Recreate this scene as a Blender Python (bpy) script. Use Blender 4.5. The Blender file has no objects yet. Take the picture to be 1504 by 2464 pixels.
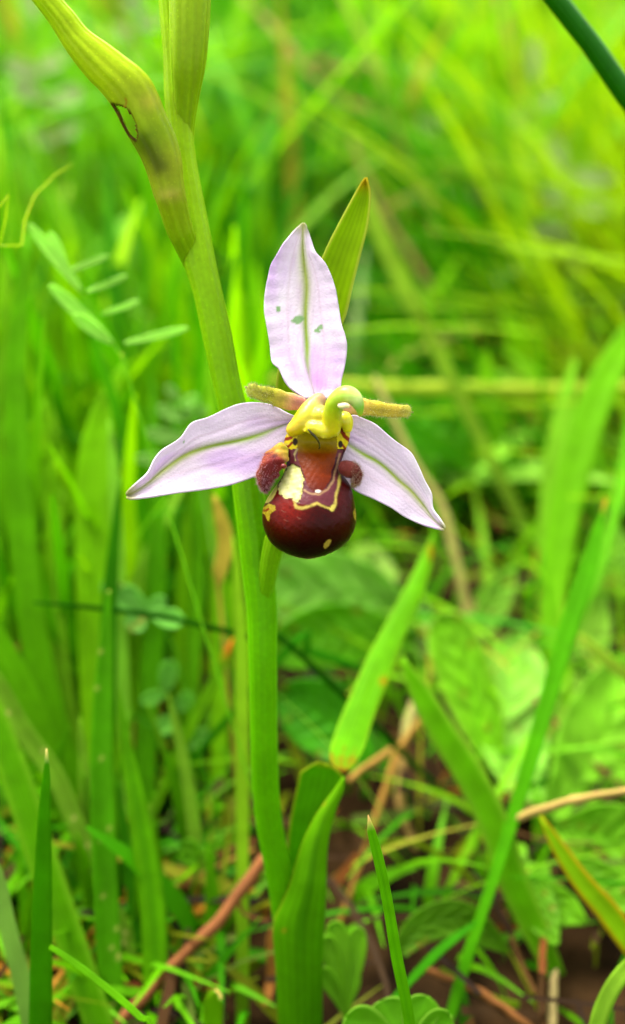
import bpy, math, random
import numpy as np
from mathutils import Vector, Matrix

# ------------------------------------------------------------------ camera, sky, sun, exposure
scene = bpy.context.scene
PITCH = math.radians(33.0)
HALF = math.radians(20.5)
CAM_H = 0.1318
FOCUS = 0.120
IW, IH = 1504.0, 2464.0                      # pixel grid in which positions were measured
K = 2 * math.tan(HALF) / IH

cam_data = bpy.data.cameras.new('camera')
cam = bpy.data.objects.new('camera', cam_data)
scene.collection.objects.link(cam)
cam.location = (0, 0, CAM_H)
cam.rotation_euler = (math.pi / 2 - PITCH, 0, 0)
cam_data.sensor_fit = 'VERTICAL'
cam_data.sensor_height = 36.0
cam_data.lens = 18.0 / math.tan(HALF)
cam_data.clip_start = 0.004
cam_data.clip_end = 400.0
cam_data.dof.use_dof = True
cam_data.dof.focus_distance = FOCUS
cam_data.dof.aperture_fstop = 16.0
scene.camera = cam

SUN_EL, SUN_AZ = math.radians(60), math.radians(-35)   # azimuth from +Y, clockwise
world = bpy.data.worlds.new('World')
scene.world = world
world.use_nodes = True
wn = world.node_tree.nodes; wl = world.node_tree.links
wn.clear()
wo = wn.new('ShaderNodeOutputWorld'); bg = wn.new('ShaderNodeBackground')
sky = wn.new('ShaderNodeTexSky'); sky.sky_type = 'NISHITA'; sky.sun_disc = False
sky.sun_elevation = SUN_EL; sky.sun_rotation = SUN_AZ
sky.dust_density = 3.0; sky.air_density = 1.0; sky.ozone_density = 1.0
hs = wn.new('ShaderNodeHueSaturation'); hs.inputs['Saturation'].default_value = 0.06
wl.new(sky.outputs[0], hs.inputs['Color']); wl.new(hs.outputs[0], bg.inputs['Color'])
bg.inputs['Strength'].default_value = 0.15
wl.new(bg.outputs[0], wo.inputs['Surface'])

sun_data = bpy.data.lights.new('sun', 'SUN')
sun_data.energy = 1.5; sun_data.angle = math.radians(25); sun_data.color = (1.0, 0.93, 0.80)
sun = bpy.data.objects.new('sun', sun_data)
scene.collection.objects.link(sun)
sd = Vector((math.sin(SUN_AZ) * math.cos(SUN_EL), math.cos(SUN_AZ) * math.cos(SUN_EL), math.sin(SUN_EL)))
sun.location = sd * 3
sun.rotation_euler = sd.to_track_quat('Z', 'Y').to_euler()

scene.view_settings.view_transform = 'Standard'
scene.view_settings.look = 'None'
scene.view_settings.gamma = 1.0
scene.view_settings.exposure = 2.2
scene.render.engine = 'CYCLES'
scene.cycles.use_denoising = True
scene.cycles.max_bounces = 10
scene.cycles.diffuse_bounces = 6
scene.cycles.transmission_bounces = 8
scene.cycles.transparent_max_bounces = 8

ALB = 0.62                                    # photo colour -> base colour
rng = np.random.default_rng(7)
random.seed(7)

# ------------------------------------------------------------------ helpers
CAM = np.array([0, 0, CAM_H])
FW = np.array([0, math.cos(PITCH), -math.sin(PITCH)])
UP = np.array([0, math.sin(PITCH), math.cos(PITCH)])
RT = np.array([1.0, 0, 0])
PX = K * FOCUS                                # metres per pixel in the focus plane


def at(u, v, d):
    u, v, d = np.broadcast_arrays(np.asarray(u, float), np.asarray(v, float), np.asarray(d, float))
    return CAM + FW * d[..., None] + RT * ((u - 752) * K * d)[..., None] + UP * ((1232 - v) * K * d)[..., None]


def gdepth(v):
    return CAM_H / (math.sin(PITCH) + (v - 1232) * K * math.cos(PITCH))


def project(p):
    q = p - CAM
    d = q @ FW
    dd = np.where(np.abs(d) < 1e-6, 1e-6, d)
    return 752 + (q @ RT) / (K * dd), 1232 - (q @ UP) / (K * dd), d


def lin(c):
    c = np.asarray(c, float) / 255.0
    return np.where(c <= 0.04045, c / 12.92, ((c + 0.055) / 1.055) ** 2.4)


def col(*c):
    return lin(c) * ALB


def crom(pts, n):
    """resample a polyline of any dimension with Catmull-Rom at n even steps of arc length"""
    p = np.asarray(pts, float)
    if len(p) == 2:
        t = np.linspace(0, 1, n)[:, None]
        return p[0] * (1 - t) + p[1] * t
    q = np.vstack([2 * p[0] - p[1], p, 2 * p[-1] - p[-2]])
    out = []
    for i in range(len(p) - 1):
        a, b, c, d = q[i], q[i + 1], q[i + 2], q[i + 3]
        for t in np.linspace(0, 1, 14, endpoint=False):
            out.append(0.5 * (2 * b + (c - a) * t + (2 * a - 5 * b + 4 * c - d) * t * t + (3 * b - a - 3 * c + d) * t ** 3))
    out.append(p[-1])
    o = np.array(out)
    m = min(o.shape[1], 2)
    s = np.r_[0, np.cumsum(np.linalg.norm(np.diff(o[:, :m], axis=0), axis=1) + 1e-9)]
    x = np.linspace(0, s[-1], n)
    return np.stack([np.interp(x, s, o[:, k]) for k in range(o.shape[1])], 1)


def wob(x, y, seed=0):
    r = np.random.default_rng(seed)
    o = 0
    for k in range(5):
        f = 1.0 * 1.7 ** k
        a, b, c = r.uniform(-1, 1), r.uniform(-1, 1), r.uniform(0, 6.28)
        o = o + np.sin(x * f * a + y * f * b + c) / 1.35 ** k
    return o / 2.6


def inpoly(x, y, poly):
    poly = np.asarray(poly, float)
    r = np.zeros(x.shape, bool)
    j = len(poly) - 1
    for i in range(len(poly)):
        xi, yi = poly[i]; xj, yj = poly[j]
        r ^= ((yi > y) != (yj > y)) & (x < (xj - xi) * (y - yi) / (yj - yi + 1e-12) + xi)
        j = i
    return r


def pdist(x, y, line):
    line = np.asarray(line, float)
    best = np.full(x.shape, 1e9)
    for (ax, ay), (bx, by) in zip(line[:-1], line[1:]):
        dx, dy = bx - ax, by - ay
        t = np.clip(((x - ax) * dx + (y - ay) * dy) / (dx * dx + dy * dy + 1e-9), 0, 1)
        best = np.minimum(best, np.hypot(x - ax - t * dx, y - ay - t * dy))
    return best


def sstep(a, b, x):
    t = np.clip((x - a) / (b - a), 0, 1)
    return t * t * (3 - 2 * t)


def mixc(a, b, f):
    f = np.asarray(f)[..., None]
    return a * (1 - f) + np.asarray(b) * f


ORG = {}


def tag(o, label=None, category=None, group=None, kind=None):
    if label: o['label'] = label
    if category: o['category'] = category
    if group: o['group'] = group
    if kind: o['kind'] = kind
    return o


def empty(name, loc):
    o = bpy.data.objects.new(name, None)
    o.empty_display_size = 0.005
    scene.collection.objects.link(o)
    o.location = Vector(loc)
    ORG[o.name] = np.array(loc, float)
    return o


def mk(name, verts, faces, mat, cols=None, uv=None, parent=None, origin=None, smooth=True):
    verts = np.asarray(verts, float)
    if origin is None:
        origin = verts[0]
    origin = np.asarray(origin, float)
    me = bpy.data.meshes.new(name)
    vv = verts - origin
    fl = [tuple(int(i) for i in f) for f in faces] if not isinstance(faces, np.ndarray) else faces.tolist()
    me.from_pydata(vv.tolist(), [], fl)
    if smooth:
        me.polygons.foreach_set('use_smooth', np.ones(len(me.polygons), bool))
    if cols is not None:
        a = me.color_attributes.new('Col', 'FLOAT_COLOR', 'POINT')
        c = np.ones((len(verts), 4), np.float32)
        c[:, :3] = np.clip(cols, 0, 1)
        a.data.foreach_set('color', c.ravel())
    if uv is not None:
        a = me.attributes.new('st', 'FLOAT2', 'POINT')
        a.data.foreach_set('vector', np.asarray(uv, np.float32).ravel())
    me.materials.append(mat)
    me.update()
    o = bpy.data.objects.new(name, me)
    scene.collection.objects.link(o)
    ORG[o.name] = origin
    if parent is not None:
        o.parent = parent
        o.location = Vector(origin - ORG[parent.name])
    else:
        o.location = Vector(origin)
    return o


def grid_faces(n, m, close=False):
    """n rows of m verts"""
    i, j = np.meshgrid(np.arange(n - 1), np.arange(m if close else m - 1), indexing='ij')
    j2 = (j + 1) % m
    return np.stack([i * m + j, i * m + j2, (i + 1) * m + j2, (i + 1) * m + j], -1).reshape(-1, 4)


def thick(o, t=0.00018):
    md = o.modifiers.new('thickness', 'SOLIDIFY')
    md.thickness = t; md.offset = 0
    return o


# ------------------------------------------------------------------ materials
def node_mat(name):
    m = bpy.data.materials.new(name); m.use_nodes = True
    nt = m.node_tree; nt.nodes.clear()
    return m, nt, nt.nodes, nt.links


def math_node(N, Lk, op, a, b=None):
    n = N.new('ShaderNodeMath'); n.operation = op
    for i, x in enumerate((a, b)):
        if x is None: continue
        if isinstance(x, (int, float)): n.inputs[i].default_value = x
        else: Lk.new(x, n.inputs[i])
    return n.outputs[0]


def plant_mat(name, rough=0.45, spec=0.35, trans=0.35, tint=(1.25, 1.1, 0.45), stripes=0.0, stripe_n=14.0,
              noise_scale=900.0, noise_amt=0.25, bump=0.15, bump_scale=3000.0, sheen=0.0, sss=0.0, gain=(1, 1, 1), coat=0.0, dots=0.0):
    m, nt, N, Lk = node_mat(name)
    out = N.new('ShaderNodeOutputMaterial')
    at_ = N.new('ShaderNodeAttribute'); at_.attribute_name = 'Col'
    geo = N.new('ShaderNodeTexCoord')
    nz = N.new('ShaderNodeTexNoise'); nz.inputs['Scale'].default_value = noise_scale
    nz.inputs['Detail'].default_value = 4
    Lk.new(geo.outputs['Object'], nz.inputs['Vector'])
    fac = math_node(N, Lk, 'MULTIPLY_ADD', nz.outputs['Fac'], noise_amt * 2)
    fac.node.inputs[2].default_value = 1 - noise_amt
    hgt = None
    if stripes > 0:
        st = N.new('ShaderNodeAttribute'); st.attribute_name = 'st'
        sp = N.new('ShaderNodeSeparateXYZ'); Lk.new(st.outputs['Vector'], sp.inputs[0])
        s1 = math_node(N, Lk, 'MULTIPLY', sp.outputs['X'], stripe_n)
        s2 = math_node(N, Lk, 'SINE', s1)
        s3 = math_node(N, Lk, 'MULTIPLY_ADD', s2, stripes); s3.node.inputs[2].default_value = 1.0
        fac = math_node(N, Lk, 'MULTIPLY', fac, s3)
        hgt = s2
    if dots:
        vo = N.new('ShaderNodeTexVoronoi'); vo.inputs['Scale'].default_value = 1700
        Lk.new(geo.outputs['Object'], vo.inputs['Vector'])
        d1 = math_node(N, Lk, 'LESS_THAN', vo.outputs['Distance'], .15)
        d2 = math_node(N, Lk, 'MULTIPLY_ADD', d1, dots); d2.node.inputs[2].default_value = 1.0
        nl_ = N.new('ShaderNodeTexNoise'); nl_.inputs['Scale'].default_value = 160; nl_.inputs['Detail'].default_value = 3
        Lk.new(geo.outputs['Object'], nl_.inputs['Vector'])
        d3 = math_node(N, Lk, 'MULTIPLY_ADD', nl_.outputs['Fac'], .6); d3.node.inputs[2].default_value = .7
        fac = math_node(N, Lk, 'MULTIPLY', math_node(N, Lk, 'MULTIPLY', fac, d2), d3)
    vm = N.new('ShaderNodeVectorMath'); vm.operation = 'SCALE'
    Lk.new(at_.outputs['Color'], vm.inputs[0]); Lk.new(fac, vm.inputs['Scale'])
    gn = N.new('ShaderNodeVectorMath'); gn.operation = 'MULTIPLY'; gn.inputs[1].default_value = gain
    Lk.new(vm.outputs[0], gn.inputs[0]); vm = gn
    nb = N.new('ShaderNodeTexNoise'); nb.inputs['Scale'].default_value = bump_scale; nb.inputs['Detail'].default_value = 2
    Lk.new(geo.outputs['Object'], nb.inputs['Vector'])
    h = nb.outputs['Fac']
    if hgt is not None:
        h = math_node(N, Lk, 'MULTIPLY_ADD', hgt, 0.6); Lk.new(nb.outputs['Fac'], h.node.inputs[2])
    bp = N.new('ShaderNodeBump'); bp.inputs['Strength'].default_value = bump; bp.inputs['Distance'].default_value = 0.0001
    Lk.new(h, bp.inputs['Height'])
    pr = N.new('ShaderNodeBsdfPrincipled')
    Lk.new(vm.outputs[0], pr.inputs['Base Color'])
    pr.inputs['Roughness'].default_value = rough
    pr.inputs['Specular IOR Level'].default_value = spec
    pr.inputs['Sheen Weight'].default_value = sheen
    pr.inputs['Coat Weight'].default_value = coat
    pr.inputs['Coat Roughness'].default_value = 0.15
    if sss > 0:
        pr.inputs['Subsurface Weight'].default_value = sss
        pr.inputs['Subsurface Radius'].default_value = (0.6, 1.0, 0.2)
        pr.inputs['Subsurface Scale'].default_value = 0.0012
    Lk.new(bp.outputs[0], pr.inputs['Normal'])
    if trans > 0:
        tv = N.new('ShaderNodeVectorMath'); tv.operation = 'MULTIPLY'
        Lk.new(vm.outputs[0], tv.inputs[0]); tv.inputs[1].default_value = tint
        tr = N.new('ShaderNodeBsdfTranslucent'); Lk.new(tv.outputs[0], tr.inputs['Color'])
        Lk.new(bp.outputs[0], tr.inputs['Normal'])
        mx = N.new('ShaderNodeMixShader'); mx.inputs[0].default_value = trans
        Lk.new(pr.outputs[0], mx.inputs[1]); Lk.new(tr.outputs[0], mx.inputs[2])
        Lk.new(mx.outputs[0], out.inputs['Surface'])
    else:
        Lk.new(pr.outputs[0], out.inputs['Surface'])
    return m


M_LEAF = plant_mat('leaf', gain=(1.32, 1.05, .6), rough=0.55, spec=0.04, trans=0.5, stripes=0.07, stripe_n=20, noise_amt=0.25, noise_scale=500)
M_MASS = plant_mat('meadow_leaf', gain=(1.4, 1.1, .6), rough=0.5, spec=0.07, trans=0.5, noise_scale=200, noise_amt=0.2, bump=0.0)
M_BROAD = plant_mat('broad_leaf', gain=(1.3, 1.08, .65), rough=0.5, spec=0.1, trans=0.4, noise_scale=260, noise_amt=0.3, bump=0.4, bump_scale=500)
M_STEM = plant_mat('stem', dots=.2, gain=(1.15, .98, .4), rough=0.42, spec=0.07, trans=0.0, sss=0.5, noise_scale=1900, noise_amt=0.2, bump=0.35, bump_scale=4500, stripes=0.02, stripe_n=46)
M_SEPAL = plant_mat('sepal', gain=(1.22, 1.2, 1.17), rough=0.5, spec=0.2, trans=0.35, tint=(1.05, 1.0, 1.05), noise_scale=2600, noise_amt=0.09, bump=0.5, bump_scale=5200, sheen=0.15)
M_LIP = plant_mat('lip', gain=(1, .95, .8), rough=0.38, spec=0.09, trans=0.0, noise_scale=2400, noise_amt=0.3, bump=0.5, bump_scale=2600)
M_WAX = plant_mat('waxy_tissue', rough=0.34, spec=0.3, trans=0.0, sss=0.7, noise_scale=1500, noise_amt=0.28, bump=0.5, bump_scale=2200)
M_FUZZ = plant_mat('fuzzy_tissue', gain=(1.12, 1.22, 1.0), rough=0.55, spec=0.1, trans=0.0, sss=0.3, noise_scale=3000, noise_amt=0.3, bump=0.5, bump_scale=6000, sheen=0.06)
M_HAIR = plant_mat('hair', rough=0.5, spec=0.3, trans=0.4, tint=(1, 1, 1), noise_amt=0.0, bump=0.0)
M_DRY = plant_mat('dry_stalk', gain=(.8, .85, .8), rough=0.7, spec=0.1, trans=0.15, tint=(1.1, 1, 0.8), noise_scale=500, noise_amt=0.35, bump=0.4, stripes=0.1)

m, nt, N, Lk = node_mat('soil')
out = N.new('ShaderNodeOutputMaterial'); pr = N.new('ShaderNodeBsdfPrincipled'); tc = N.new('ShaderNodeTexCoord')
nz = N.new('ShaderNodeTexNoise'); nz.inputs['Scale'].default_value = 120; nz.inputs['Detail'].default_value = 8
Lk.new(tc.outputs['Object'], nz.inputs['Vector'])
cr = N.new('ShaderNodeValToRGB'); e = cr.color_ramp.elements
e[0].position = 0.3; e[0].color = (0.005, 0.003, 0.0012, 1)
e[1].position = 0.75; e[1].color = (0.06, 0.03, 0.011, 1)
Lk.new(nz.outputs['Fac'], cr.inputs[0])
nz2 = N.new('ShaderNodeTexNoise'); nz2.inputs['Scale'].default_value = 6; nz2.inputs['Detail'].default_value = 8
Lk.new(tc.outputs['Object'], nz2.inputs['Vector'])
cg = N.new('ShaderNodeValToRGB'); e = cg.color_ramp.elements
e[0].position = 0.3; e[0].color = (0.03, 0.09, 0.006, 1); e[1].position = 0.75; e[1].color = (0.09, 0.2, 0.015, 1)
Lk.new(nz2.outputs['Fac'], cg.inputs[0])
ln = N.new('ShaderNodeVectorMath'); ln.operation = 'LENGTH'; Lk.new(tc.outputs['Object'], ln.inputs[0])
mr = N.new('ShaderNodeMapRange'); mr.inputs['From Min'].default_value = 1.2; mr.inputs['From Max'].default_value = 3.2
Lk.new(ln.outputs['Value'], mr.inputs['Value'])
mx = N.new('ShaderNodeMix'); mx.data_type = 'RGBA'
Lk.new(mr.outputs[0], mx.inputs['Factor']); Lk.new(cr.outputs[0], mx.inputs[6]); Lk.new(cg.outputs[0], mx.inputs[7])
Lk.new(mx.outputs[2], pr.inputs['Base Color']); pr.inputs['Roughness'].default_value = 0.9; pr.inputs['Specular IOR Level'].default_value = 0.03
bp = N.new('ShaderNodeBump'); bp.inputs['Strength'].default_value = 0.9; bp.inputs['Distance'].default_value = 0.003
Lk.new(nz.outputs['Fac'], bp.inputs['Height']); Lk.new(bp.outputs[0], pr.inputs['Normal'])
Lk.new(pr.outputs[0], out.inputs['Surface'])
M_SOIL = m

# ------------------------------------------------------------------ ground
g = np.linspace(-1, 1, 221)
gx = np.sinh(g * 7.2) / math.sinh(7.2) * 80
X, Y = np.meshgrid(gx, gx, indexing='ij')
Z = 0.0028 * wob(X * 90, Y * 90, 3) + 0.002 * wob(X * 300, Y * 300, 4)
Z = np.where(np.hypot(X, Y) > 3, Z + 0.06 * wob(X * 0.5, Y * 0.5, 5) * np.clip((np.hypot(X, Y) - 3) / 10, 0, 1), Z)
Y = Y + 0.12
ground = mk('ground', np.stack([X, Y, Z - 0.002], -1).reshape(-1, 3), grid_faces(221, 221)[:, ::-1], M_SOIL, origin=(0, 0, 0))
tag(ground, 'dark brown meadow soil under the grass', kind='structure')


# ------------------------------------------------------------------ shape builders
def ribbon(name, Lp, Rp, mat, colf, depth, relief=None, mid=None, na=13, nl=40, parent=None, pxd=None, th=0.00018, kind=None):
    """a leaf-like sheet between two edge lines (pixels). depth: metres along t (callable or constant);
    relief(s, t) in pixels towards the camera. colf(u, v, s, t)."""
    L_ = crom(Lp, nl); R_ = crom(Rp, nl)
    Mi = crom(mid, nl) if mid is not None else (L_ + R_) / 2
    s = np.linspace(-1, 1, na); t = np.linspace(0, 1, nl)
    S, T = np.meshgrid(s, t)
    f = np.abs(S)[..., None]
    P = np.where(S[..., None] < 0, Mi[:, None] * (1 - f) + L_[:, None] * f, Mi[:, None] * (1 - f) + R_[:, None] * f)
    d = depth(T) if callable(depth) else np.full(T.shape, depth)
    if relief is not None:
        d = d - relief(S, T) * K * d
    V3 = at(P[..., 0], P[..., 1], d)
    C = colf(P[..., 0], P[..., 1], S, T)
    o = mk(name, V3.reshape(-1, 3), grid_faces(nl, na), mat, C.reshape(-1, 3), np.stack([S, T], -1).reshape(-1, 2), parent)
    if th: thick(o, th)
    return o


def tube(name, path, mat, colf, n_along=40, n_round=16, parent=None, flat=1.0, caps=True, depth_in_m=False, D=FOCUS, mod=None):
    """path rows (u, v, radius px, dz px towards camera) or depth in metres"""
    p = crom(path, n_along)
    d = p[:, 3] if depth_in_m else D - p[:, 3] * K * D
    c = at(p[:, 0], p[:, 1], d)
    r = p[:, 2] * K * d
    tg = np.gradient(c, axis=0); tg /= np.linalg.norm(tg, axis=1)[:, None] + 1e-12
    toc = CAM - c; toc /= np.linalg.norm(toc, axis=1)[:, None]
    side = np.cross(tg, toc); side /= np.linalg.norm(side, axis=1)[:, None] + 1e-9
    nor = np.cross(side, tg)
    th = np.linspace(0, 2 * math.pi, n_round, endpoint=False)
    T, A = np.meshgrid(np.linspace(0, 1, n_along), th, indexing='ij')
    rr = r[:, None] * np.ones_like(A)
    if mod is not None:
        rr = rr * mod(T, A)
    if caps:
        L_ = np.r_[0, np.cumsum(np.linalg.norm(np.diff(c, axis=0), axis=1))]
        e0 = np.sqrt(np.clip(1 - (1 - np.clip(L_ / (r[0] + 1e-9), 0, 1)) ** 2, 0.01, 1))
        e1 = np.sqrt(np.clip(1 - (1 - np.clip((L_[-1] - L_) / (r[-1] + 1e-9), 0, 1)) ** 2, 0.01, 1))
        rr = rr * (e0 * e1)[:, None]
    V3 = c[:, None] + side[:, None] * (rr * np.cos(A))[..., None] + nor[:, None] * (rr * np.sin(A) * flat)[..., None]
    u, v, _ = project(V3)
    C = colf(u, v, np.cos(A), T)
    F_ = grid_faces(n_along, n_round, True)[:, ::-1].tolist()
    F_.append(list(range(n_round))); F_.append(list(range((n_along - 1) * n_round, n_along * n_round))[::-1])
    o = mk(name, V3.reshape(-1, 3), F_, mat, C.reshape(-1, 3), np.stack([A / math.pi, T], -1).reshape(-1, 2), parent)
    return o


def flatc(c, amt=0.0, seed=1, sc=0.02):
    c = np.asarray(c, float)
    def f(u, v, s, t):
        b = np.broadcast_to(c, u.shape + (3,)).copy()
        if amt:
            b *= (1 + amt * wob(u * sc, v * sc, seed))[..., None]
        return b
    return f


def gradc(stops):
    """colour along t"""
    ts = [a for a, _ in stops]; cs = np.array([b for _, b in stops])
    def f(u, v, s, t):
        return np.stack([np.interp(t, ts, cs[:, k]) for k in range(3)], -1)
    return f


def hairs(name, pts, nrm, length, width, mat, color, parent, jit=0.5, droop=0.0, seed=3):
    r = np.random.default_rng(seed)
    n = len(pts)
    L_ = length * r.uniform(0.5, 1.2, n)[:, None]
    dv = nrm + r.normal(0, jit, (n, 3)) * 0.5 + np.array([0, 0, -droop])
    dv /= np.linalg.norm(dv, axis=1)[:, None]
    toc = CAM - pts
    sd_ = np.cross(dv, toc); sd_ /= np.linalg.norm(sd_, axis=1)[:, None] + 1e-12
    fw_ = np.cross(sd_, dv)
    base = [pts + sd_ * width, pts - sd_ * width * 0.5 + fw_ * width, pts - sd_ * width * 0.5 - fw_ * width]
    tip = pts + dv * L_
    V3 = np.stack(base + [tip], 1).reshape(-1, 3)
    i = np.arange(n) * 4
    F_ = np.concatenate([np.stack([i, i + 1, i + 3], 1), np.stack([i + 1, i + 2, i + 3], 1), np.stack([i + 2, i, i + 3], 1)])
    C = np.broadcast_to(np.asarray(color, float), (len(V3), 3)) * np.repeat(r.uniform(0.75, 1.2, n), 4)[:, None]
    o = mk(name, V3, F_, mat, C, parent=parent, smooth=False)
    o['kind'] = 'stuff'
    return o


def surf_samples(o, n, seed=1, keep=None):
    me = o.data
    r = np.random.default_rng(seed)
    co = np.zeros(len(me.vertices) * 3); me.vertices.foreach_get('co', co); co = co.reshape(-1, 3) + ORG[o.name]
    no = np.zeros(len(me.vertices) * 3); me.vertices.foreach_get('normal', no); no = no.reshape(-1, 3)
    idx = np.arange(len(co))
    if keep is not None:
        u, v, d = project(co)
        idx = idx[keep(u, v, d, no)]
    pick = r.choice(idx, n)
    return co[pick] + r.normal(0, 0.00003, (n, 3)), no[pick]


# ================================================================== THE ORCHID
def z1(x, y):   # close-up of lip -> pixel grid
    return (541.4 + 0.32 * x, 872.3 + 0.32 * y)


def z2(x, y):
    return (270.7 + 0.56 * x, 511.4 + 0.56 * y)


def z3(x, y):
    return (60.2 + 0.36 * x, 0.36 * y)


def z4(x, y):
    return (511.4 + 0.4 * x, 1744.6 + 0.4 * y)


def stem_depth(v):
    return np.interp(v, [-300, 0, 700, 1200, 1700, 2100, 2520, 2800], [.1245, .1245, .1255, .128, .134, .142, .151, .157])


foot = at(716, 2520, .1515)
orchid = empty('bee_orchid', (foot[0], foot[1], 0.0))
tag(orchid, 'bee orchid with three lilac sepals, dark maroon velvety lip and thick green stem', 'orchid')

stem_path = [(722, 2560, 32), (712, 2400, 33), (695, 2250, 33), (676, 2120, 33), (655, 2020, 32), (642, 1930, 32), (636, 1800, 32.5), (633, 1600, 34),
             (630, 1467, 37), (618, 1350, 39), (603, 1220, 39), (583, 1080, 36), (557, 970, 34), (541, 900, 34), (521, 800, 36),
             (499, 700, 35), (483, 640, 38), (478, 615, 38), (461, 510, 35), (449, 430, 31), (438, 360, 31), (432, 290, 31), (428, 230, 33),
             (419, 130, 27), (408, 20, 25), (398, -120, 24), (392, -260, 20)]
stem_path = [(a, b, c, float(stem_depth(b))) for a, b, c in stem_path]


def stem_col(u, v, s, t):
    c = gradc([(0, col(76, 164, 0)), (0.4, col(94, 178, 0)), (0.6, col(116, 180, 0)), (0.75, col(130, 184, 2)), (0.88, col(138, 188, 6)), (1, col(124, 188, 10))])(u, v, s, t)
    return c * (1 + 0.08 * wob(u * .05, v * .012, 4))[..., None]


stem = tube('stem', stem_path, M_STEM, stem_col, 130, 28, orchid, depth_in_m=True)

# ---- flower: ovary as the carrying mesh, everything else of the flower under it
ovary = tube('flower', [(628, 1480, 12, -320), (640, 1410, 20, -262), (664, 1300, 27, -190), (738, 1130, 40, -85), (752, 1010, 40, -55), (756, 975, 36, -22)],
             M_STEM, gradc([(0, col(92, 168, 6)), (1, col(140, 180, 30))]), 40, 20, orchid,
             mod=lambda T, A: 1 + 0.06 * np.cos(6 * A + 5 * T))
ovary['label'] = 'bee orchid flower facing outward from the stem'

# bract behind the flower
bractL = [(690, 1190), (676, 1060), (664, 930), (690, 820), (735, 720), (780, 610), (812, 545), (846, 482), (870, 440), (879, 428)]
bractR = [(728, 1185), (728, 1080), (738, 960), (790, 830), (828, 770), (848, 690), (868, 610), (885, 540), (891, 470), (882, 427)]


def leafcol(base, edge=None, mid=None, tip=None, amt=.08, seed=2, edge_w=.06):
    base = np.asarray(base)
    def f(u, v, s, t):
        c = np.broadcast_to(base, u.shape + (3,)).copy()
        c = c * (1 + amt * wob(u * .03, v * .03, seed))[..., None]
        if mid is not None: c = mixc(c, mid, np.exp(-(s / .07) ** 2) * .7)
        if edge is not None: c = mixc(c, edge, sstep(1 - edge_w * 2, 1, np.abs(s)))
        if tip is not None: c = mixc(c, tip, sstep(.93, 1, t))
        return c
    return f


ribbon('bract', bractL, bractR, M_LEAF, leafcol(col(142, 202, 14), edge=col(180, 215, 90), tip=col(180, 180, 30), edge_w=.03),
       lambda T: np.interp(T, [0, .3, 1], [.1262, .1262, .124]), lambda s, t: 14 * (1 - s * s) * (-1), na=15, nl=60, parent=orchid)


# ---- sepals
def sepal_col(u, v, s, t, seed, tipw=.12):
    c = np.broadcast_to(col(228, 211, 235), u.shape + (3,)).copy()
    n = wob(s * 2.3 + seed, t * 7, seed)
    c = mixc(c, col(202, 160, 226), sstep(.05, .9, n) * .6)
    c = mixc(c, col(243, 238, 246), sstep(.1, .9, wob(s * 3 + 5, t * 5, seed + 9)) * .55)
    for k in (-.52, .5):
        c = mixc(c, col(196, 160, 180), np.exp(-((s - k * (1 - .25 * t)) / .035) ** 2) * .26 * sstep(.02, .2, t))
    # mid vein: green, widening at the tip
    w = .075 + .07 * sstep(.45, .95, t)
    c = mixc(c, col(138, 170, 0), np.exp(-((s + .02 * np.sin(t * 17)) / (w * 1.15)) ** 2) * np.interp(t, [0, .15, .3, 1], [.25, .7, 1, 1]))
    c = mixc(c, col(186, 176, 120), np.exp(-(s / (.16 + .2 * t)) ** 2) * .35 * sstep(.3, .7, t))
    c = mixc(c, col(158, 165, 50), sstep(1 - tipw, 1.0, t) * .85)
    return c


dL = [z2(830, 800), (702, 937), (685, 917), (671, 887), (654, 870), (649, 831), (643, 791), (636, 747), (637.5, 707), (643, 674), (651.5, 637), (663, 618), (679.5, 590), (702, 562), (722, 541), (730, 537)]
dR = [(785, 960), (816.7, 942), (822, 914), (830.7, 875), (834.6, 836), (830.7, 808), (822, 780), (814, 735), (805.5, 691), (791.5, 651), (777.5, 626), (758, 604), (746.7, 573), (738, 545), (731, 537)]
dM = [(757, 958), (755, 943), (746, 905), (738, 870), (736.6, 825), (737, 740), (736.6, 679), (732, 620), (730, 570), (730.5, 537)]


def dorsal_col(u, v, s, t):
    c = sepal_col(u, v, s, t, 3, .1)
    c = mixc(c, col(205, 140, 225), np.exp(-(((s - .25) / .35) ** 2 + ((t - .1) / .06) ** 2)) * .6)
    for (x, y, rx, ry) in ((669.4, 745.5, 6, 9), (716, 769, 15, 10), (771, 789, 10, 7), (763, 797, 8, 6)):
        q = np.hypot((u - x) / rx, (v - y) / ry) + .35 * wob(u * .3, v * .3, 8)
        c = mixc(c, col(120, 168, 96), sstep(1.1, .75, q) * .9)
    return c


def sep_relief(base, tip, cup, ruff, seed, tipfold=0.0):
    def f(s, t):
        z = np.interp(t, [0, 1], [base, tip]) + cup * s * s * np.sin(np.pi * np.clip(t * .9 + .08, 0, 1))
        z = z + ruff * np.abs(s) ** 2 * wob(s * 1.5, t * 11, seed) + 3.5 * np.exp(-(s / .08) ** 2) * -1
        z = z + 3.0 * wob(s * 5, t * 4, seed + 1) * (1 - s * s)
        return z + tipfold * s * s * sstep(.75, 1, t)
    return f


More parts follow.
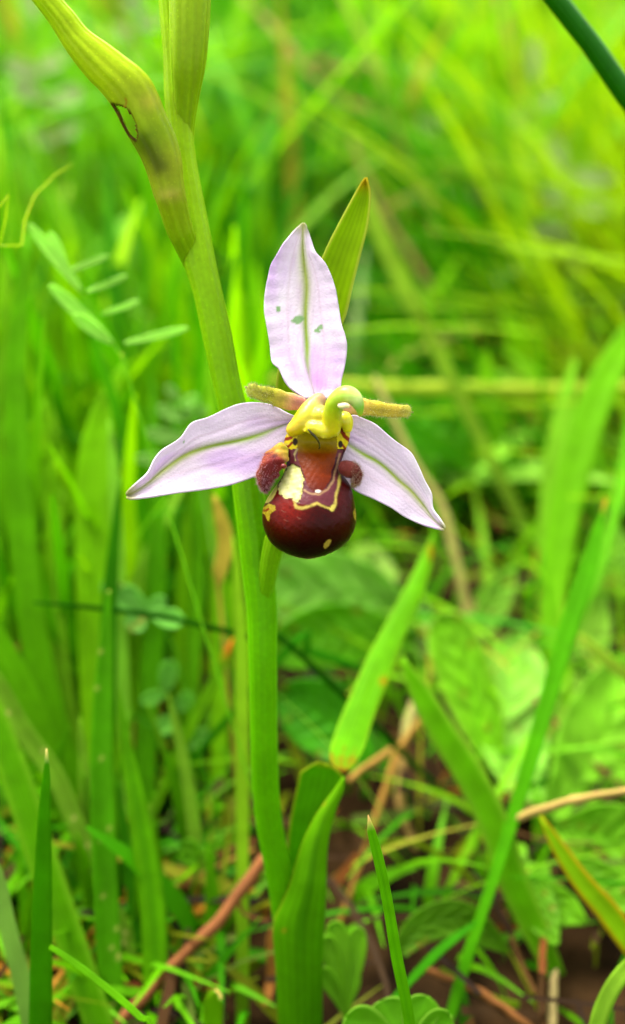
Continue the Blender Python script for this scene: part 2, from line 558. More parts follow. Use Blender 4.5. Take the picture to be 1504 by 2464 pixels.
s1 = ribbon('sepal', dL, dR, M_SEPAL, dorsal_col, FOCUS, lambda s, t: sep_relief(-18, -46, 16, 9, 5)(s, t) - 26 * np.sin(np.pi * t), mid=dM, na=61, nl=110, parent=ovary)
lU = [(748, 1012), (696, 996), (651.5, 973.4), (606.7, 967.8), (562, 976), (500, 1004), (461, 1018), (433, 1054), (391, 1082), (371.5, 1105), (354.7, 1138), (326.7, 1164), (308, 1182), (304, 1189)]
lD = [(735, 1060), (690, 1100), (651.5, 1132), (606.7, 1150), (550.7, 1168), (494.7, 1178), (433, 1186), (371.5, 1195), (340, 1199), (312.7, 1201), (305, 1196)]
lM = [(742, 1022), (696, 1019), (629, 1043), (562, 1063), (494.7, 1077), (444, 1094), (399.5, 1127), (355, 1164), (325, 1183), (304, 1192)]


def left_col(u, v, s, t):
    c = sepal_col(u, v, s, t, 11, .1)
    c = mixc(c, col(120, 168, 96), sstep(1.2, .6, np.hypot((u - 441.5) / 3.5, (v - 1063) / 3)) * .9)
    return c


ribbon('sepal', lU, lD, M_SEPAL, left_col, FOCUS, lambda s, t: sep_relief(-34, 6, 15, 8, 15, 16)(s, t), mid=lM, na=61, nl=110, parent=ovary)
rU = [(790, 1010), (830.7, 1004), (853, 998.6), (875.5, 1007), (903.5, 1021), (942.7, 1054.6), (982, 1082.6), (998.7, 1105), (1021, 1155), (1038, 1189), (1041, 1222), (1056, 1245), (1070, 1266), (1070, 1271)]
rD = [(785, 1070), (808, 1127), (831, 1155), (856, 1181), (898, 1200), (942.7, 1223), (976, 1245), (1015, 1262), (1045, 1270), (1066, 1275), (1069, 1273)]
rM = [(788, 1035), (812, 1056), (839, 1071), (877.4, 1093), (909.4, 1112), (957.4, 1154), (989.4, 1180), (1020, 1218), (1045, 1250), (1069.5, 1272)]
ribbon('sepal', rU, rD, M_SEPAL, lambda u, v, s, t: sepal_col(u, v, s, t, 23, .07), FOCUS, lambda s, t: sep_relief(-34, -4, 15, 7, 25, 14)(s, t), mid=rM, na=61, nl=110, parent=ovary)

# ---- small fuzzy petals
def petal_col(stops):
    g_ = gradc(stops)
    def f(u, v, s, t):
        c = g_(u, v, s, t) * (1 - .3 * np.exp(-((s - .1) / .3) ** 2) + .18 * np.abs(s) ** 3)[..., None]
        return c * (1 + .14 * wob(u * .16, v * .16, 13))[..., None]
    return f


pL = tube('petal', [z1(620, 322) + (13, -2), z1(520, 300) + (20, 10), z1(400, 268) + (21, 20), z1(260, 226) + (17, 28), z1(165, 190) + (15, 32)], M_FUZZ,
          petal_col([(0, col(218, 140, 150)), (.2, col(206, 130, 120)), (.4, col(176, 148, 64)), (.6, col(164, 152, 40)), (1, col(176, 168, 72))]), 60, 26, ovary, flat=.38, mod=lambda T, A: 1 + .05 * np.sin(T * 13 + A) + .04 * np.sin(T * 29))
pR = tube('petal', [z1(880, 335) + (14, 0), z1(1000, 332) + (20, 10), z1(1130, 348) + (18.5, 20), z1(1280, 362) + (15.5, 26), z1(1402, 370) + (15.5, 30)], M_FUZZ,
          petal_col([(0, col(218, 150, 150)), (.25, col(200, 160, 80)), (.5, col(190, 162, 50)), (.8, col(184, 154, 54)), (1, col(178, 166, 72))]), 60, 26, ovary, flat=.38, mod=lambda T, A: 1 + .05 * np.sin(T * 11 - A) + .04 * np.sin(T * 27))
for p_, sd_ in ((pL, 4), (pR, 5)):
    a, b = surf_samples(p_, 900, sd_, lambda u, v, d, n: (u < 660) | (u > 870))
    hairs('petal_hair', a, b, 7 * PX, .5 * PX, M_HAIR, col(225, 218, 150), ovary, seed=sd_)

# ---- lip
rows = np.array([(1012, 712, 826, 40), (1020, 703, 832, 44), (1035, 695, 842, 42), (1050, 687, 842, 38), (1065, 683, 839, 34), (1080, 684, 833, 36), (1100, 688, 825, 42),
                 (1120, 689, 820, 50), (1140, 682, 824, 60), (1160, 670, 838, 70), (1180, 656, 847, 80), (1200, 643, 852, 90), (1220, 634, 855, 98),
                 (1240, 631, 857, 102), (1260, 632, 856, 102), (1280, 638, 850, 96), (1300, 648, 839, 84), (1315, 661, 823, 70), (1327, 679, 803, 54), (1336, 700, 782, 38), (1342, 722, 760, 20), (1344.5, 738, 744, 6)], float)
nv, na_ = 220, 200
tt = np.linspace(0, 1, nv)
rr = crom(rows[:, [0, 3, 1, 2]], nv)   # arc-length in (v, z)
vv, zz, xl, xr = rr[:, 0], rr[:, 1], rr[:, 2], rr[:, 3]
th = np.linspace(0, 2 * math.pi, na_, endpoint=False)
A, VV = np.meshgrid(th, vv)
cx = ((xl + xr) / 2)[:, None]; hw = ((xr - xl) / 2)[:, None]
cs, sn = np.cos(A), np.sin(A)
UU = cx - hw * cs
front = zz[:, None] * np.sign(sn) * np.abs(sn) ** .85
back = 26 * sn * np.clip(zz[:, None] / 40, 0, 1)
dz = np.where(sn > 0, front, back)
# throat hollow, damaged patch and seams
zx, zy = (UU - 541.4) / .32, (VV - 872.3) / .32
fr = sn > 0
dz = dz - np.where(fr, 22 * np.exp(-(((zx - 700) / 130) ** 2 + ((zy - 600) / 90) ** 2)), 0)
PATCH = [(500, 765), (540, 770), (575, 812), (592, 868), (585, 950), (570, 1010), (545, 1062), (510, 1022), (460, 1022), (410, 990), (398, 930), (436, 850), (468, 790)]
inp = inpoly(zx + 8 * wob(zx * .1, zy * .1, 3), zy + 8 * wob(zx * .1, zy * .1, 4), PATCH) & fr
dz = dz - np.where(inp, 3.0 + 1.2 * wob(zx * .06, zy * .06, 5), 0)
dz = dz + np.where(fr, 1.2 * wob(zx * .02, zy * .02, 12), 0)
V3 = at(UU, VV, FOCUS - dz * PX)


def lip_col(x, y, fr):
    wx = x + 5 * wob(x * .05, y * .05, 31); wy = y + 5 * wob(x * .05, y * .05, 32)
    c = np.broadcast_to(col(52, 2, 1), x.shape + (3,)).copy()
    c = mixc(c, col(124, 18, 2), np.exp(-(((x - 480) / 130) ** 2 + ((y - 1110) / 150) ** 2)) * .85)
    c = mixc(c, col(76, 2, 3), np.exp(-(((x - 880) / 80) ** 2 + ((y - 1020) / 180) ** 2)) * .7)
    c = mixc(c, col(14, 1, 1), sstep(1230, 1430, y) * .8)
    purple = [(440, 640), (462, 720), (500, 800), (540, 900), (556, 1060), (620, 1076), (690, 1050), (750, 1068), (805, 1085), (838, 1000), (856, 900), (872, 780), (882, 660)]
    c = mixc(c, col(96, 44, 56), inpoly(wx, wy, purple) * 1.0)
    c = mixc(c, col(44, 12, 18), (pdist(wx, wy, [(845, 720), (822, 800), (800, 870), (765, 925), (700, 950)]) < 14) * .7)
    spec = [(552, 520), (540, 620), (548, 720), (585, 830), (620, 925), (655, 962), (740, 966), (785, 890), (812, 790), (838, 690), (852, 600), (840, 520)]
    so = np.stack([np.interp(y, [540, 620, 690, 850, 960], [a, b, c_, d, e_]) for a, b, c_, d, e_ in zip(col(160, 144, 6), col(134, 112, 6), col(112, 50, 0), col(116, 40, 1), col(88, 22, 4))], -1)
    m_ = inpoly(wx, wy, spec)
    c = np.where(m_[..., None], so, c)
    c = mixc(c, col(164, 130, 100), sstep(13, 3, pdist(wx, wy, [(862, 690), (838, 790), (815, 880), (775, 955), (715, 988), (640, 985), (590, 958)])) * .8)
    c = mixc(c, col(176, 166, 110), sstep(9, 5, pdist(wx, wy, [(540, 650), (520, 700), (530, 740)])) * .7)
    # throat, yellow cheeks with brown bands
    ch = (wy < 650) & ((wx < 555 - (wy - 500) * .12) | (wx > 845)) | (wy < 505)
    c = np.where(ch[..., None], col(214, 196, 26), c)
    c = mixc(c, col(198, 186, 90), ((wy > 610) & (wy < 740) & (wx < 480)) * .8)
    for l, w in (([(440, 578), (500, 566), (540, 515), (592, 496)], 11), ([(436, 618), (472, 634), (500, 605)], 9), ([(870, 510), (900, 556), (945, 595)], 13), ([(888, 620), (905, 656), (930, 640)], 9)):
        c = mixc(c, col(132, 44, 10), sstep(w + 3, w - 2, pdist(wx, wy, l)))
    for ex, ey, ax, ay in ((528, 596, 20, 30), (868, 614, 18, 28)):
        c = mixc(c, col(44, 26, 8), sstep(1.15, .8, np.hypot((x - ex) / ax, (y - ey) / ay)))
    for ex, ey in ((482, 690), (512, 728)):
        c = mixc(c, col(80, 30, 40), sstep(1.2, .7, np.hypot((x - ex) / 14, (y - ey) / 38)))
    # yellow rim of the shield
    ye = pdist(wx, wy, [(515, 1020), (534, 1088), (590, 1094), (645, 1080), (690, 1056), (738, 1078), (806, 1108), (828, 1062), (845, 960), (862, 870), (872, 790)])
    c = mixc(c, col(184, 168, 84), sstep(17, 3, ye + 3 * wob(x * .07, y * .07, 61)) * .92)
    c = mixc(c, col(206, 196, 92), sstep(22, 10, pdist(wx, wy, [(806, 1104), (815, 1085)])) * .9)
    # left strip, spots
    c = mixc(c, col(172, 160, 84), (inpoly(wx, wy, [(240, 850), (390, 850), (396, 930), (380, 1000), (330, 1050), (240, 1060)])) * 1.0)
    c = mixc(c, col(158, 140, 30), (inpoly(wx, wy, [(285, 1095), (330, 1058), (374, 1074), (380, 1105), (340, 1140), (332, 1195), (318, 1190), (304, 1155), (275, 1130)])) * 1.0)
    c = mixc(c, col(120, 40, 14), sstep(10, 5, pdist(wx, wy, [(280, 1110), (305, 1118), (328, 1098)])))
    c = mixc(c, col(180, 160, 52), sstep(1.1, .85, np.hypot((wx - 985) / 20, (wy - 1140) / 50)) * .9)
    c = mixc(c, col(186, 158, 66), sstep(1.15, .85, np.hypot((wx - 770 + (wy - 1365) * .45) / 22, (wy - 1365) / 36)))
    c = mixc(c, col(226, 222, 226), sstep(1.1, .8, np.hypot((wx - 700) / 20, (wy - 966) / 12)))
    i_ = inpoly(x + 8 * wob(x * .1, y * .1, 3), y + 8 * wob(x * .1, y * .1, 4), PATCH)
    bd = pdist(x, y, PATCH + [PATCH[0]])
    c = mixc(c, col(60, 20, 6), sstep(12, 4, bd) * .6)
    pc = mixc(np.broadcast_to(col(214, 214, 160), x.shape + (3,)), col(186, 190, 116), sstep(-.2, .8, wob(x * .05, y * .05, 44)))
    pc = mixc(pc, col(160, 150, 70), sstep(16, 2, bd) * .5)
    pc = pc * (1 + .14 * wob(x * .12, y * .12, 71))[..., None]
    c = np.where(i_[..., None], pc, c)
    # small pale scratches
    for sx, sy in ((440, 1120), (460, 1190), (560, 1172)):
        c = mixc(c, col(150, 100, 90), sstep(4, 2, pdist(x, y, [(sx - 14, sy - 10), (sx, sy + 3), (sx + 12, sy + 4)])) * .45)
    return np.where(fr[..., None], c, col(120, 120, 40))


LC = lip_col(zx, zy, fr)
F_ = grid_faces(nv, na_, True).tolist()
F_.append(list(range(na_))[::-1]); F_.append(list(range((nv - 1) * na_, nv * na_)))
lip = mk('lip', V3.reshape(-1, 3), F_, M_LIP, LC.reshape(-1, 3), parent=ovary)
lip['label'] = 'bulbous maroon lip with yellow-edged shield and a torn cream patch'
a, b = surf_samples(lip, 2600, 8, lambda u, v, d, n: (v > 1225) & (np.abs(d - FOCUS) < 30 * PX))
hairs('lip_fringe', a, b, 10 * PX, .6 * PX, M_HAIR, col(150, 112, 50), ovary, jit=.7, seed=8)
a, b = surf_samples(lip, 7000, 18, lambda u, v, d, n: (v > 1140) & (d < FOCUS - 30 * PX) & (v > 1215))
hairs('lip_down', a, b, 4.0 * PX, .35 * PX, M_HAIR, col(52, 8, 4), ovary, jit=.9, seed=9)

# ---- side lobes
lobeL = tube('side_lobe', [z1(470, 640) + (12, 22), z1(425, 668) + (20, 28), z1(372, 740) + (27, 38), z1(335, 800) + (26, 46), z1(305, 870) + (19, 42), z1(298, 930) + (12, 34), z1(312, 975) + (6, 28)], M_FUZZ,
             lambda u, v, s, t: mixc(gradc([(0, col(196, 176, 40)), (.22, col(190, 140, 60)), (.34, col(112, 24, 20)), (.7, col(106, 26, 36)), (1, col(80, 16, 16))])(u, v, s, t), col(168, 74, 20), sstep(.2, .9, s) * .4), 46, 26, ovary,  # orange shine along one flank is painted into the colour
             mod=lambda T, A: 1 + .13 * np.sin(11 * T + 2 * A) + .1 * np.cos(17 * T - 3 * A) + .07 * np.sin(29 * T + 5 * A))
lobeR = tube('side_lobe', [z1(850, 815) + (17, 42), z1(905, 800) + (21, 42), z1(958, 815) + (20, 40), z1(992, 850) + (14, 34), z1(985, 895) + (9, 24), z1(955, 930) + (6, 14)], M_FUZZ,
             lambda u, v, s, t: gradc([(0, col(80, 8, 6)), (.35, col(110, 40, 36)), (.55, col(84, 10, 10)), (.8, col(112, 34, 14)), (1, col(190, 165, 70))])(u, v, s, t), 40, 24, ovary)
knob = tube('lobe_knob', [z1(442, 760) + (9, 70), z1(440, 800) + (8, 72)], M_WAX, flatc(col(110, 26, 30)), 14, 14, ovary)
a, b = surf_samples(lobeL, 1300, 21, lambda u, v, d, n: (v > 1090) & (u < 668))
hairs('lobe_hair', a, b, 8 * PX, .5 * PX, M_HAIR, col(205, 140, 150), ovary, jit=.6, seed=21)
a, b = surf_samples(lobeR, 800, 22, lambda u, v, d, n: (u > 846))
hairs('lobe_hair', a, b, 8 * PX, .5 * PX, M_HAIR, col(215, 175, 150), ovary, jit=.6, seed=22)

# ---- column with its beak: several swellings fused into one skin
from mathutils.kdtree import KDTree


def fuse(name, objs, mat, voxel, parent, smooth=6):
    vs, fs, cs_, k = [], [], [], 0
    for o in objs:
        me = o.data; n = len(me.vertices)
        co = np.zeros(n * 3); me.vertices.foreach_get('co', co); vs.append(co.reshape(-1, 3) + ORG[o.name])
        cc = np.zeros(n * 4, np.float32); me.color_attributes['Col'].data.foreach_get('color', cc); cs_.append(cc.reshape(-1, 4)[:, :3])
        fs += [[i + k for i in p.vertices] for p in me.polygons]; k += n
    vs = np.vstack(vs); cs_ = np.vstack(cs_)
    sc = 1000.0
    tmp = mk('tmp', vs * sc, fs, mat, origin=(0, 0, 0))
    md = tmp.modifiers.new('r', 'REMESH'); md.mode = 'VOXEL'; md.voxel_size = voxel * sc
    ms = tmp.modifiers.new('s', 'SMOOTH'); ms.iterations = smooth; ms.factor = .5
    bpy.context.view_layer.update()
    ev = tmp.evaluated_get(bpy.context.evaluated_depsgraph_get())
    me = ev.to_mesh()
    n = len(me.vertices); co = np.zeros(n * 3); me.vertices.foreach_get('co', co); co = co.reshape(-1, 3) / sc
    F_ = [list(p.vertices) for p in me.polygons]
    ev.to_mesh_clear()
    kd = KDTree(len(vs))
    for i, p in enumerate(vs): kd.insert(p * sc, i)
    kd.balance()
    C = np.zeros((n, 3))
    for i, p in enumerate(co):
        r_ = kd.find_n(p * sc, 7)
        w = np.array([1 / (q[2] + .04) for q in r_]); C[i] = (cs_[[q[1] for q in r_]] * w[:, None]).sum(0) / w.sum()
    for o in objs + [tmp]:
        bpy.data.objects.remove(o, do_unlink=True)
    return mk(name, co, F_, mat, C, parent=parent)


YB = col(208, 184, 0)
parts_ = [
    tube('t1', [z1(800, 560) + (22, 50), z1(800, 500) + (23, 58), z1(806, 410) + (23, 72), z1(820, 335) + (23, 88), z1(858, 275) + (24, 102), z1(915, 246) + (24, 112), z1(968, 264) + (20, 116), z1(1002, 315) + (15, 114), z1(1014, 365) + (9, 111), z1(1016, 415) + (3, 108)],
         M_WAX, gradc([(0, YB), (.25, col(204, 196, 16)), (.45, col(172, 196, 24)), (.6, col(178, 206, 60)), (.76, col(206, 220, 130)), (.86, col(134, 186, 70)), (.95, col(150, 186, 40)), (1, col(200, 130, 20))]), 60, 26),
    tube('t2', [z1(760, 265) + (16, 14), z1(700, 290) + (20, 18), z1(655, 350) + (26, 28), z1(610, 420) + (28, 36), z1(560, 470) + (24, 38), z1(510, 510) + (18, 38), z1(478, 552) + (10, 34)],
         M_WAX, gradc([(0, col(200, 140, 130)), (.2, col(190, 160, 100)), (.42, col(196, 190, 50)), (.7, col(214, 190, 4)), (1, col(196, 156, 6))]), 40, 22),
    tube('t3', [z1(720, 330) + (22, 28), z1(720, 420) + (30, 42), z1(720, 485) + (25, 52)], M_WAX, gradc([(0, col(186, 176, 90)), (.5, col(206, 196, 30)), (1, YB)]), 24, 22),
    tube('t4', [z1(850, 390) + (22, 38), z1(900, 440) + (21, 42), z1(918, 490) + (14, 42), z1(905, 530) + (9, 42)], M_WAX, gradc([(0, col(200, 196, 20)), (1, col(226, 206, 26))]), 26, 20),
    tube('t5', [z1(600, 478) + (15, 52), z1(680, 492) + (18, 58), z1(760, 510) + (20, 60), z1(840, 520) + (15, 58)], M_WAX, gradc([(0, col(222, 204, 20)), (.5, col(230, 216, 50)), (1, YB)]), 26, 20),
    tube('t6', [z1(600, 500) + (9, 60), z1(612, 522) + (6, 60)], M_WAX, flatc(col(226, 206, 30)), 12, 12),
    tube('t7', [z1(735, 540) + (8, 66), z1(742, 575) + (3, 66)], M_WAX, flatc(col(236, 220, 60)), 12, 12),
    tube('t8', [z1(690, 520) + (9, 64), z1(700, 545) + (6, 66)], M_WAX, flatc(col(226, 206, 30)), 12, 12),
    tube('t9', [z1(840, 530) + (10, 62), z1(835, 555) + (5, 62)], M_WAX, flatc(col(214, 196, 16)), 12, 12)]
column = fuse('column', parts_, M_WAX, .00009, ovary, 2)
tube('anther_highlight', [z1(848, 322) + (4, 122), z1(880, 326) + (7, 130), z1(915, 322) + (6, 134), z1(935, 338) + (4, 132)], M_WAX, flatc(col(226, 206, 170)), 14, 12, ovary)  # cream crescent added as the anther's pale highlight
tube('dark_thread', [z1(622, 498) + (1.8, 80), z1(650, 530) + (3.4, 80), z1(685, 565) + (3.0, 78), z1(706, 600) + (2.2, 72), z1(712, 635) + (2, 66), z1(703, 655) + (1.2, 62)], M_WAX, flatc(col(48, 34, 6)), 24, 10, ovary)

# ---- torn lower bract wrapped round a bud (upper left)
tbL = [z3(*p) for p in ((-150, -260), (50, 0), (150, 130), (215, 230), (270, 320), (340, 420), (430, 530), (500, 600), (556, 668), (600, 730), (650, 830), (700, 920), (770, 1040), (820, 1160), (860, 1290), (900, 1400), (950, 1550), (1000, 1650), (1075, 1800))]
tbR = [z3(*p) for p in ((30, -260), (250, 0), (330, 90), (420, 200), (560, 300), (680, 390), (770, 460), (840, 540), (890, 640), (930, 740), (980, 850), (1020, 960), (1045, 1080), (1055, 1200), (1075, 1330), (1100, 1450), (1130, 1560), (1165, 1650), (1195, 1720))]
HOLE = [z3(*p) for p in ((584, 692), (625, 704), (662, 716), (690, 738), (712, 772), (738, 828), (750, 900), (740, 936), (700, 900), (662, 836), (640, 778), (604, 716))]
nl, na2 = 190, 72
L_ = crom(tbL, nl); R_ = crom(tbR, nl)
th = np.linspace(0, 2 * math.pi, na2, endpoint=False)
A, T = np.meshgrid(th, np.linspace(0, 1, nl))
cs, sn = np.cos(A), np.sin(A)
Cc = (L_ + R_)[:, None] / 2; Hh = (R_ - L_)[:, None] / 2
Pp = Cc - Hh * cs[..., None]
wid = np.linalg.norm(R_ - L_, axis=1)[:, None] / 2
dzz = np.where(sn > 0, .8, .6) * wid * sn * (1 + .03 * np.cos(9 * A))
dep = np.interp(T, [0, .35, .8, .92, 1], [.117, .119, .1215, .1236, .1262]) - dzz * PX
V3 = at(Pp[..., 0], Pp[..., 1], dep)
u_, v_ = Pp[..., 0], Pp[..., 1]
C = gradc([(0, col(146, 196, 16)), (.42, col(160, 204, 28)), (.5, col(146, 180, 36)), (.62, col(118, 156, 20)), (.72, col(138, 164, 40)), (.8, col(132, 166, 24)), (1, col(112, 170, 10))])(u_, v_, cs, T)
C = C * (1 + .035 * np.sin(A * 9 + 1) + .05 * wob(u_ * .06, v_ * .02, 7))[..., None]
C = mixc(C, col(176, 175, 110), np.exp(-(((u_ - z3(970, 0)[0]) / 30) ** 2 + ((v_ - z3(0, 1300)[1]) / 16) ** 2)) * .6)
C = mixc(C, col(180, 182, 96), np.exp(-(((u_ - z3(830, 0)[0]) / 24) ** 2 + ((v_ - z3(0, 680)[1]) / 20) ** 2)) * .5)
stain = pdist(u_, v_, [z3(790, 940), z3(830, 1000), z3(870, 1060), z3(900, 1110)])
C = mixc(C, col(34, 40, 4), np.exp(-(stain / 24) ** 2) * .72 * (sn > 0))
hd = pdist(u_, v_, HOLE + [HOLE[0]])
C = mixc(C, col(60, 24, 8), sstep(6.5, 2.0, hd) * .95 * (sn > 0))
C = mixc(C, col(150, 120, 40), sstep(3, 1, pdist(u_, v_, [z3(666, 716), z3(680, 690), z3(676, 655)])) * (sn > 0))
F_ = grid_faces(nl, na2, True)
fc = np.stack([u_.reshape(-1)[F_].mean(1), v_.reshape(-1)[F_].mean(1)], 1)
ins = inpoly(fc[:, 0], fc[:, 1], HOLE) & (sn.reshape(-1)[F_].mean(1) > 0)
# the hole pierces both sides of the bract, as one sees the meadow's green through it
insb = inpoly(fc[:, 0] - 4, fc[:, 1] - 2, HOLE) & (sn.reshape(-1)[F_].mean(1) <= 0)
tb = mk('torn_bract', V3.reshape(-1, 3), F_[~(ins | insb)][:, ::-1], M_STEM, C.reshape(-1, 3), np.stack([A / math.pi, T], -1).reshape(-1, 2), orchid)
tb['label'] = 'bract with a brown-edged hole eaten in its side'
thick(tb, .00015)

# ---- upper bract clasping the next bud
ub = tube('bract', [(452, 450, 16, .1262), (444, 370, 21, .1254), (444, 300, 24, .1247), (448, 230, 31, .1237), (453, 150, 41, .1225), (456, 60, 46, .1218), (458, -40, 48, .1216), (462, -160, 40, .1216), (470, -300, 16, .1216), (474, -350, 3, .1216)],
          M_STEM, lambda u, v, s, t: gradc([(0, col(124, 176, 8)), (.3, col(128, 174, 20)), (1, col(140, 180, 40))])(u, v, s, t) * (1 + .07 * np.sin(s * 9) + .2 * np.exp(-((s + .93) / .1) ** 2))[..., None],
          60, 40, orchid, depth_in_m=True, mod=lambda T, A: 1 + .05 * np.cos(8 * A), flat=.8)

# ---- clasping leaf at the foot
shL = [z4(*p) for p in ((425, 1960), (400, 1799), (385, 1500), (366, 1250), (378, 1160), (420, 1070), (470, 950), (540, 720), (610, 570), (680, 462), (740, 380), (786, 312))]
shR = [z4(*p) for p in ((640, 1960), (655, 1799), (660, 1400), (670, 1200), (680, 1000), (685, 800), (702, 650), (742, 500), (782, 400), (793, 312))]


def sheath_col(u, v, s, t):
    c = gradc([(0, col(84, 170, 6)), (.4, col(92, 182, 8)), (1, col(114, 202, 16))])(u, v, s, t)
    c = mixc(c, col(48, 132, 8), np.exp(-((s - .1) / .22) ** 2) * .5 * sstep(.2, .5, t) * sstep(.95, .7, t))
    c = mixc(c, col(190, 200, 60), sstep(-.93, -1, s) * .8 * sstep(.35, .5, t))
    c = mixc(c, col(200, 190, 60), np.exp(-(((u - 781) / 4) ** 2 + ((v - 1931) / 7) ** 2)))
    c = mixc(c, col(176, 160, 50), np.exp(-(((u - 685) / 5) ** 2 + ((v - 2237) / 3) ** 2)))
    return c * (1 + .06 * wob(u * .03, v * .01, 5))[..., None]


ribbon('clasping_leaf', shL, shR, M_LEAF, sheath_col, lambda T: np.interp(T, [0, .3, .6, 1], [.1462, .1425, .1395, .1388]),
       lambda s, t: np.interp(t, [0, .4, .75, 1], [48, 44, 22, 4]) * (1 - s * s) - np.interp(t, [0, .5, 1], [30, 22, 4]), na=31, nl=70, parent=orchid)
blL = [z4(*p) for p in ((430, 1150), (445, 850), (460, 640), (482, 500), (508, 380), (528, 292), (556, 268), (606, 236), (640, 222))]
blR = [z4(*p) for p in ((620, 1150), (660, 800), (695, 640), (735, 500), (772, 400), (786, 335), (776, 300), (738, 268), (690, 236))]
ribbon('clasping_leaf', blL, blR, M_LEAF, leafcol(col(92, 184, 10), edge=col(150, 190, 40), tip=col(140, 180, 30), edge_w=.03), lambda T: np.interp(T, [0, 1], [.147, .1418]),
       lambda s, t: -10 * (1 - s * s) + 2 * wob(s * 3, t * 9, 3), na=21, nl=50, parent=orchid)
z5 = lambda x, y: (601.6 + .4 * x, 1203 + .4 * y)
bkL = [z5(*p) for p in ((560, 1640), (500, 1600), (478, 1530), (520, 1380), (590, 1210), (690, 980), (790, 790), (890, 610), (985, 430), (1060, 280), (1108, 190))]
bkR = [z5(*p) for p in ((570, 1640), (610, 1612), (650, 1560), (690, 1480), (750, 1290), (820, 1110), (885, 930), (960, 750), (1030, 590), (1085, 420), (1100, 320), (1116, 190))]


def broken_col(u, v, s, t):
    c = leafcol(col(96, 186, 8), edge=col(130, 204, 40), edge_w=.1, amt=.16)(u, v, s, t)
    c = c * (1 + .07 * np.sin(s * 26 + .6 * np.sin(t * 9)))[..., None]
    n = wob(u * .12, v * .12, 6)
    c = mixc(c, col(150, 122, 10), sstep(.085, .03, t + .06 * n + .02 * np.sin(s * 9)) * .7)
    c = mixc(c, col(110, 60, 20), sstep(.035, .0, t + .02 * n) * .8)
    c = mixc(c, col(190, 110, 10), np.exp(-(((u - 922) / 9) ** 2 + ((v - 1640) / 10) ** 2)) * .7)
    c = mixc(c, col(180, 80, 10), np.exp(-(((u - 1036) / 6) ** 2 + ((v - 1330) / 18) ** 2)) * .8)
    return c


ribbon('leaf_blade', bkL, bkR, M_LEAF, broken_col, lambda T: np.interp(T, [0, .15, 1], [.1425, .15, .176]), lambda s, t: 7 * (1 - s * s) + 2 * wob(s * 4, t * 9, 2), na=41, nl=80, parent=orchid)['label'] = 'broken leaf blade with orange-brown scorched lower end'


# ================================================================== INDIVIDUAL MEADOW PLANTS
def blade3d(pts3, w, twist=0.0, fold=.25, n=26, na=5):
    """pts3: (k,3) base->tip, w: (k,) half widths in metres"""
    q = crom(np.hstack([pts3[:, :3] * 1.0, w[:, None]]), n) if len(pts3) > 2 else crom(np.hstack([pts3, w[:, None]]), n)
    c, hw = q[:, :3], np.abs(q[:, 3])
    tg = np.gradient(c, axis=0); tg /= np.linalg.norm(tg, axis=1)[:, None] + 1e-12
    toc = CAM - c; toc /= np.linalg.norm(toc, axis=1)[:, None]
    sd_ = np.cross(tg, toc); sd_ /= np.linalg.norm(sd_, axis=1)[:, None] + 1e-9
    nr = np.cross(sd_, tg)
    tw = twist if np.ndim(twist) else np.full(n, twist)
    s2 = sd_ * np.cos(tw)[:, None] + nr * np.sin(tw)[:, None]
    n2 = np.cross(s2, tg)
    s = np.linspace(-1, 1, na)
    V3 = c[:, None] + s2[:, None] * (hw[:, None] * s)[..., None] + n2[:, None] * (hw[:, None] * fold * np.abs(s) ** 1.5)[..., None]
    S, T = np.meshgrid(s, np.linspace(0, 1, n))
    return V3, S, T


def rooted(p3, hw):
    """extend the first point down to the soil"""
    p0, p1 = p3[0], p3[1]
    if p0[2] > 0.0015:
        dv = p0 - p1; dv /= np.linalg.norm(dv)
        if dv[2] > -.35:
            dv = np.array([dv[0] * .5, dv[1] * .5, -.6]); dv /= np.linalg.norm(dv)
        k = (p0[2] + .003) / -dv[2]
        root = p0 + dv * k
        p3 = np.vstack([root, p3]); hw = np.r_[hw[0], hw]
    return p3, hw


def blade(name, path, colr, d0=None, d1=None, tip=None, edge=None, mid=None, twist=.25, fold=.25, mat=None, parent=None, label=None, cat='grass', group=None,
          dmid=None, root=True, amt=.17, th=.00015, tipw=.06, spots=None, base=None):
    """path: base -> tip rows (u, v, full width px)"""
    p = np.array(path, float)
    q = crom(p, max(len(p) * 2, 6))
    L_ = np.r_[0, np.cumsum(np.hypot(*np.diff(q[:, :2], axis=0).T))]; L_ /= L_[-1]
    if d0 is None: d0 = gdepth(p[0, 1])
    if d1 is None: d1 = d0
    d = np.interp(L_, [0, .5, 1], [d0, dmid if dmid else (d0 + d1) / 2, d1])
    d = np.minimum(d, np.array([gdepth(v) for v in q[:, 1]]) * .997 + (q[:, 1] < -200) * 1)
    p3 = at(q[:, 0], q[:, 1], d)
    hw = q[:, 2] * .5 * K * d
    if root: p3, hw = rooted(p3, hw)
    nr_ = 120 if spots is not None else 34
    V3, S, T = blade3d(p3, hw, twist, fold, n=nr_, na=9 if spots is not None else 5)
    u, v, _ = project(V3)
    f = leafcol(colr, edge=edge, mid=mid, amt=amt, seed=int(abs(p[0, 0])) % 97)
    C = f(u, v, S, T)
    if base is not None: C = mixc(C, base, sstep(.45, .0, T))
    if tip is not None: C = mixc(C, tip, sstep(1 - tipw, 1 - tipw * .2, T))
    if spots is not None:
        r = np.random.default_rng(int(p[0, 1]))
        for k in range(12):
            i = r.integers(0, u.shape[0]); j = r.integers(1, 8)
            C = mixc(C, spots, np.exp(-((u - u[i, j]) ** 2 + (v - v[i, j]) ** 2) / 30))
    o = mk(name, V3.reshape(-1, 3), grid_faces(nr_, S.shape[1]), mat or M_LEAF, C.reshape(-1, 3), np.stack([S, T], -1).reshape(-1, 2), parent)
    if th: thick(o, th)
    if parent is None: tag(o, label, cat, group)
    elif label: o['label'] = label
    return o


